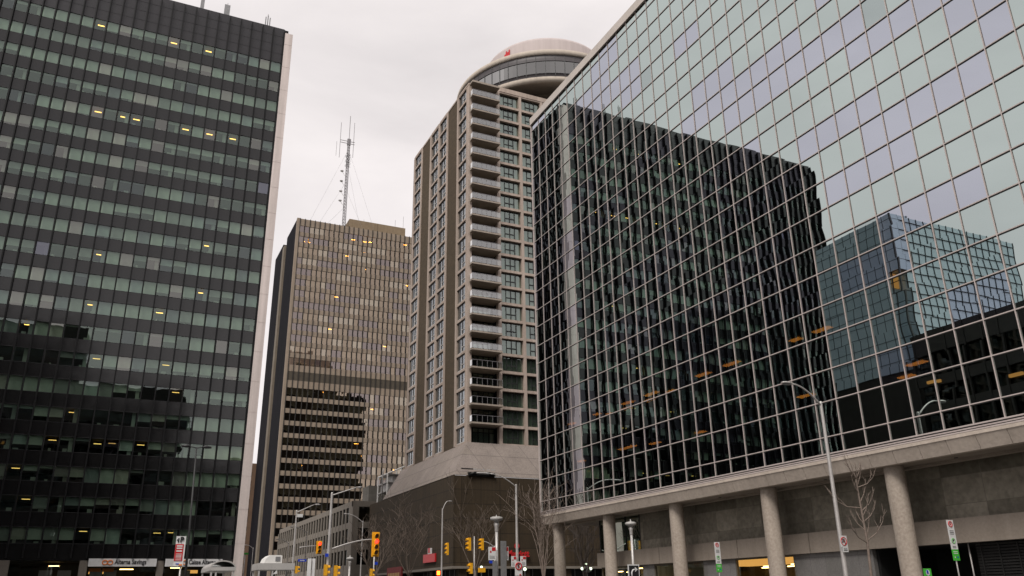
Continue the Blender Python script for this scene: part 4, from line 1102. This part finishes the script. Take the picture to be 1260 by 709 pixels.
# tall parking sign before the black tower
t = thing('tall_parking_sign', (2.75, 36.3, 0), 'tall red and white parking sign with a black P, before the black tower', 'sign')
MB().tube([(2.83, 36.36, 0), (2.80, 36.36, 3.6)], .035, 8).build('post', 'lamp_steel', t)
box('plate', 'sign_white', t, 2.52, 2.88, 36.28, 36.31, 2.88, 4.0); box('red_panel', 'sign_red', t, 2.52, 2.82, 36.265, 36.278, 3.07, 3.70)
text('letter', 'P', 'ink', t, (2.66, 36.26, 3.72), .28, sx=1.0); b = MB(); b.box(2.59, 2.63, 36.262, 36.277, 3.76, 3.93); b.face([(2.58, 36.27, 3.80), (2.58, 36.27, 3.9), (2.535, 36.27, 3.85)]); b.build('arrow', 'ink', t)
b = MB()
for k, (u, h) in enumerate(((.0, .05), (.085, .05), (.19, .05), (.30, .02), (.35, .02), (.40, .02), (.45, .02), (.52, .02))): b.box(2.57, 2.78, 36.255, 36.264, 3.63-u-h/2, 3.63-u+h/2)
b.build('text_bar', 'sign_white', t)
b = MB(); b.box(2.6, 2.72, 36.262, 36.277, 2.95, 2.98); b.build('blue_mark', 'sign_blue', t); b = MB(); b.box(2.72, 2.84, 36.262, 36.277, 2.9, 2.95); b.build('orange_mark', 'sign_orange', t)
# bus shelters
t = thing('bus_shelter', (5.1, 28.5, 0), 'white flat-topped bus shelter with a white roof unit, left of the low office', 'bus shelter')
b = MB(); b.box(4.50, 5.66, 28.5, 29.7, 2.50, 2.70); b.build('roof', 'shelter_white', t)
b = MB()
for x in (4.53, 4.95, 5.6):
    b.box(x, x+.05, 28.52, 28.57, 0, 2.5)
for x in (4.53, 5.6): b.box(x, x+.05, 29.6, 29.65, 0, 2.5)
b.build('post', 'shelter_white', t)
b = MB(); b.face([(5.62, 28.6, .3), (5.62, 29.6, .3), (5.62, 29.6, 2.45), (5.62, 28.6, 2.45)]); b.build('glass_panel', 'clear_glass', t)
b = MB()
for (x0, x1, z0, z1, y) in ((4.70, 5.26, 2.701, 2.95, 28.6),):
    P = [(x0, y, z0), (x1, y, z0), (x1, y, z1-.02), (x1-.03, y, z1), (x0+.18, y, z1), (x0+.06, y, z0+.15)]; Q_ = [(p[0], y+.9, p[2]) for p in P]
    b.face(P[::-1]); b.face(Q_)
    for k in range(len(P)): k2 = (k+1) % len(P); b.face([P[k], P[k2], Q_[k2], Q_[k]])
b.build('roof_unit', 'white_paint', t); box('grille', 'sign_back', t, 5.05, 5.2, 28.585, 28.597, 2.76, 2.90)
b = MB(); b.face([(4.98, 28.49, 2.36), (5.12, 28.49, 2.38), (5.10, 28.49, 2.49)]); b.build('white_sticker', 'sign_white', t)
t = thing('bus_shelter', (3.2, 27, 0), 'white arch-roofed bus shelter before the pale pillar foot', 'bus shelter')
b = MB(); n = 12
for k in range(n):
    a0, a1 = PI*k/n, PI*(k+1)/n
    p = [(3.27+.36*math.cos(a), 2.50+.22*math.sin(a)) for a in (a0, a1)]; q = [(3.27+.33*math.cos(a), 2.50+.185*math.sin(a)) for a in (a0, a1)]
    b.face([(p[0][0], 27, p[0][1]), (p[0][0], 29.5, p[0][1]), (p[1][0], 29.5, p[1][1]), (p[1][0], 27, p[1][1])]); b.face([(q[0][0], 27, q[0][1]), (p[0][0], 27, p[0][1]), (p[1][0], 27, p[1][1]), (q[1][0], 27, q[1][1])])
    b.face([(q[0][0], 27, q[0][1]), (q[1][0], 27, q[1][1]), (q[1][0], 29.5, q[1][1]), (q[0][0], 29.5, q[0][1])])
b.box(2.91, 3.63, 27.001, 29.5, 2.43, 2.53); b.build('arched_roof', 'shelter_white', t)
b = MB(); b.face([(2.95, 27.01, 2.53), (3.59, 27.01, 2.53), (3.45, 27.01, 2.66), (3.1, 27.01, 2.66)]); b.build('end_panel', 'clear_glass', t)
b = MB(); [b.box(x, x+.045, 27.03, 27.08, 0, 2.43) for x in (2.93, 3.06, 3.56)]; [b.box(x, x+.045, 29.4, 29.45, 0, 2.43) for x in (2.93, 3.56)]; b.build('post', 'shelter_white', t)
# heritage triple globe lamp under the tree
t = thing('globe_lamp', (60.4, 104, 0), 'black lamp post with three lit white globes, beyond the first column', 'street lamp')
MB().tube([(60.4, 104, 0), (60.4, 104, 5.4)], .09, 8).build('pole', 'dark_steel', t); MB().tube([(59.6, 104, 4.7), (60.4, 104, 4.4), (61.1, 104, 4.7)], .05, 6).build('arm', 'dark_steel', t)
for x, z in ((59.65, 5.0), (61.0, 5.0), (60.3, 5.6)):
    b = MB(); r = .20 if z < 5.3 else .13; b.lathe((x, 104, z), [(r*math.sin(a*PI/10)+.001, -r*math.cos(a*PI/10)) for a in range(11)], 14); b.build('globe', 'globe_light', t)
for x, z, lb, cr in ((51.2, 4.95, 'single lit white globe lamp right of the round no-turn sign', .22), (44.9, 5.2, 'single lit orange-white globe lamp between the low signals and boards', .17)):
    t = thing('globe_lamp', (x, 104.6, 0), lb, 'street lamp'); MB().tube([(x, 104.6, 0), (x, 104.6, z-cr)], .07, 8).build('pole', 'dark_steel', t)
    b = MB(); b.lathe((x, 104.6, z), [(cr*math.sin(a*PI/10)+.001, -cr*math.cos(a*PI/10)) for a in range(11)], 14); b.build('globe', 'globe_light', t)
t = thing('blue_poster_sign', (49.2, 91, 0), 'blue and white poster panel standing beside the first column', 'sign')
box('panel', 'sign_blue', t, 49.0, 49.75, 91, 91.1, 2.2, 4.9); b = MB(); [b.box(49.1, 49.6, 90.98, 90.995, z, z+.15) for z in (4.4, 4.0, 3.5)]; b.build('white_mark', 'sign_white', t)

# ------------------------------------------------------------------ bare trees
def tree(x, y, h, spread, label, seed, mat='bark', trunk=.18, fork=.35, n0=6, upright=.75, lean=(0, 0), depth=4, fine=.018):
    rn = random.Random(seed)
    t = thing('bare_tree', (x, y, 0), label, 'tree', 'leafless street trees')
    tb = MB(); top = Vector((x+lean[0], y+lean[1], h*fork))
    tb.tube([(x, y, 0), (x+lean[0]*.4, y, h*fork*.5), tuple(top)], [trunk, trunk*.85, trunk*.7], 8); tb.build('trunk', mat, t)
    cb = MB()
    def grow(p, d, L, r, lv):
        pts = [p]; q = p; n = 4 if lv < 2 else 3
        for k in range(n):
            d = (d + Vector((rn.uniform(-1, 1), rn.uniform(-1, 1), rn.uniform(-.3, .9)))*.13).normalized(); q = q+d*L/n; pts.append(q)
        cb.tube(pts, [max(fine, r*(1-.6*k/n)) for k in range(n+1)], 5 if lv < 2 else 4, cap=False)
        if lv >= depth: return
        kids = rn.randint(3, 5) if lv < 2 else rn.randint(2, 4)
        for k in range(kids):
            u = rn.uniform(.3, 1); i = min(int(u*n), n-1); s0 = pts[i].lerp(pts[i+1], u*n-i)
            a = Vector((rn.uniform(-1, 1), rn.uniform(-1, 1), rn.uniform(-.1, .6))).normalized()
            grow(s0, (d*upright+a*(.75)).normalized(), L*rn.uniform(.45, .68), max(fine, r*.5), lv+1)
    for k in range(n0):
        a = 2*PI*k/n0+rn.uniform(-.3, .3); sp = spread/(h*(1-fork))
        d = Vector((math.cos(a)*sp*rn.uniform(.45, 1.1), math.sin(a)*sp*rn.uniform(.45, 1.1), 1)).normalized()
        s0 = Vector((x, y, 0)).lerp(top, rn.uniform(.8, 1))
        grow(s0, d, h*(1-fork)*rn.uniform(.6, .85), trunk*.45, 1)
    cb.build('crown', mat, t)
    return t
tree(35.4, 106, 12.2, 5.5, 'wide bare tree before the left part of the brick podium', 3, n0=5, fine=.015)
tree(43.8, 104, 13.6, 4.6, 'bare tree before the right face of the brick podium', 5, n0=5, fine=.015)
tree(28.9, 100, 9.6, 3.2, 'smaller bare tree beside the dark red board', 8, n0=6, fine=.012)
tree(35.1, 68, 10.6, .75, 'slender bare tree just left of the first column', 12, 'bark_pale', n0=7, trunk=.11, fork=.28, upright=.85, fine=.012)
tree(60.0, 104, 11.6, 4.8, 'dark bare tree between the first two columns', 21, 'bark_dark', n0=8, fine=.018)
# sapling before the columns, drawn limb by limb
t = thing('young_bare_tree', (35, 32, 0), 'young leafless tree with short upturned twigs before the columns', 'tree')
axis = [(34.98, 32, 0), (35.0, 32, 2.3), (35.1, 32, 4.0), (35.03, 32, 5.6), (34.98, 32, 7.2), (34.85, 32, 7.6), (34.55, 32, 8.5)]
MB().tube(axis, [.085, .075, .06, .05, .038, .02, .01], 8).build('trunk', 'bark_pale', t)
b = MB(); rn = random.Random(4)
for z, dx, ln, up_ in ((3.9, -1.0, 1.9, .3), (3.95, 1.0, 2.0, .65), (4.15, .8, 1.5, .9), (4.5, -.7, 1.1, .8), (4.9, .9, 1.3, .7), (5.15, .5, 1.2, 1.), (5.45, .9, 1.3, .8), (5.6, -1.2, 1.9, .12), (5.9, .6, 1.2, 1.), (6.3, -.7, 1.0, .9), (6.65, .9, 1.3, .35), (6.8, .5, 1.0, .9), (7.05, -.9, 1.5, .65), (4.3, .35, 1.4, 1.2), (4.8, -.5, .8, 1.0), (6.9, -.4, .9, 1.1), (7.1, .3, .8, .8)):
    s0 = Vector((35.05, 32, z)); d = Vector((dx, rn.uniform(-.5, .5), up_)).normalized(); p1 = s0+d*ln*.4; d2 = (d+Vector((0, 0, .5))).normalized(); p2 = p1+d2*ln*.35; d3 = (d2+Vector((0, 0, .8))).normalized(); p3 = p2+d3*ln*.35
    b.tube([s0, p1, p2, p3], [.032, .024, .016, .009], 5)
    for k in range(5):
        q = p1.lerp(p3, k/5); e = (d3+Vector((rn.uniform(-1, 1), rn.uniform(-1, 1), .3))*.7).normalized(); b.tube([q, q+e*ln*.26], [.014, .007], 4)
b.build('crown', 'bark_pale', t)

# ------------------------------------------------------------------ light
w = bpy.data.worlds.new('World'); S.world = w; w.use_nodes = True
nt = w.node_tree; nt.nodes.clear(); L = nt.links.new
out = nt.nodes.new('ShaderNodeOutputWorld'); bg = nt.nodes.new('ShaderNodeBackground')
sky = nt.nodes.new('ShaderNodeTexSky'); sky.sky_type = 'NISHITA'; sky.sun_disc = False
SE, SA = math.radians(52), math.radians(228)      # elevation, compass azimuth from +Y towards +X
sky.sun_elevation = SE; sky.sun_rotation = SA
tc = nt.nodes.new('ShaderNodeTexCoord')
mp = nt.nodes.new('ShaderNodeMapping'); mp.inputs['Scale'].default_value = (1.0, 1.0, 2.6); L(tc.outputs['Generated'], mp.inputs[0])
no = nt.nodes.new('ShaderNodeTexNoise'); no.inputs['Scale'].default_value = 2.2; no.inputs['Detail'].default_value = 7; no.inputs['Roughness'].default_value = .55; no.inputs['Distortion'].default_value = .3
L(mp.outputs[0], no.inputs['Vector'])
cr = nt.nodes.new('ShaderNodeValToRGB'); cr.color_ramp.elements[0].position = .33; cr.color_ramp.elements[0].color = (8.0, 7.5, 7.45, 1)
cr.color_ramp.elements[1].position = .66; cr.color_ramp.elements[1].color = (10.2, 9.55, 9.4, 1); L(no.outputs[0], cr.inputs[0])
sp = nt.nodes.new('ShaderNodeSeparateXYZ'); L(tc.outputs['Generated'], sp.inputs[0])
gr = nt.nodes.new('ShaderNodeMapRange'); gr.inputs[1].default_value = 0; gr.inputs[2].default_value = .75; gr.inputs[3].default_value = 1.12; gr.inputs[4].default_value = .95; L(sp.outputs[2], gr.inputs[0])
gm_ = nt.nodes.new('ShaderNodeVectorMath'); gm_.operation = 'SCALE'; L(cr.outputs[0], gm_.inputs[0]); L(gr.outputs[0], gm_.inputs[3])
mx = nt.nodes.new('ShaderNodeMix'); mx.data_type = 'RGBA'; mx.inputs[0].default_value = .93
L(sky.outputs[0], mx.inputs[6]); L(gm_.outputs[0], mx.inputs[7]); L(mx.outputs[2], bg.inputs[0]); bg.inputs[1].default_value = .05
L(bg.outputs[0], out.inputs[0])
sun = bpy.data.lights.new('sun', 'SUN'); sun.energy = 1.5; sun.angle = math.radians(25); sun.color = (1, .95, .88)
so = bpy.data.objects.new('sun', sun); COL.objects.link(so)
sd = Vector((math.sin(SA)*math.cos(SE), math.cos(SA)*math.cos(SE), math.sin(SE)))
so.rotation_euler = sd.to_track_quat('Z', 'Y').to_euler()
S.view_settings.view_transform = 'Standard'; S.view_settings.look = 'None'; S.view_settings.gamma = 1; S.view_settings.exposure = 1.0
S.view_settings.use_curve_mapping = False
S.cycles.max_bounces = 10; S.cycles.glossy_bounces = 5; S.cycles.transparent_max_bounces = 12; S.cycles.diffuse_bounces = 3
S.cycles.caustics_reflective = False; S.cycles.caustics_refractive = False
S.cycles.sample_clamp_indirect = 6
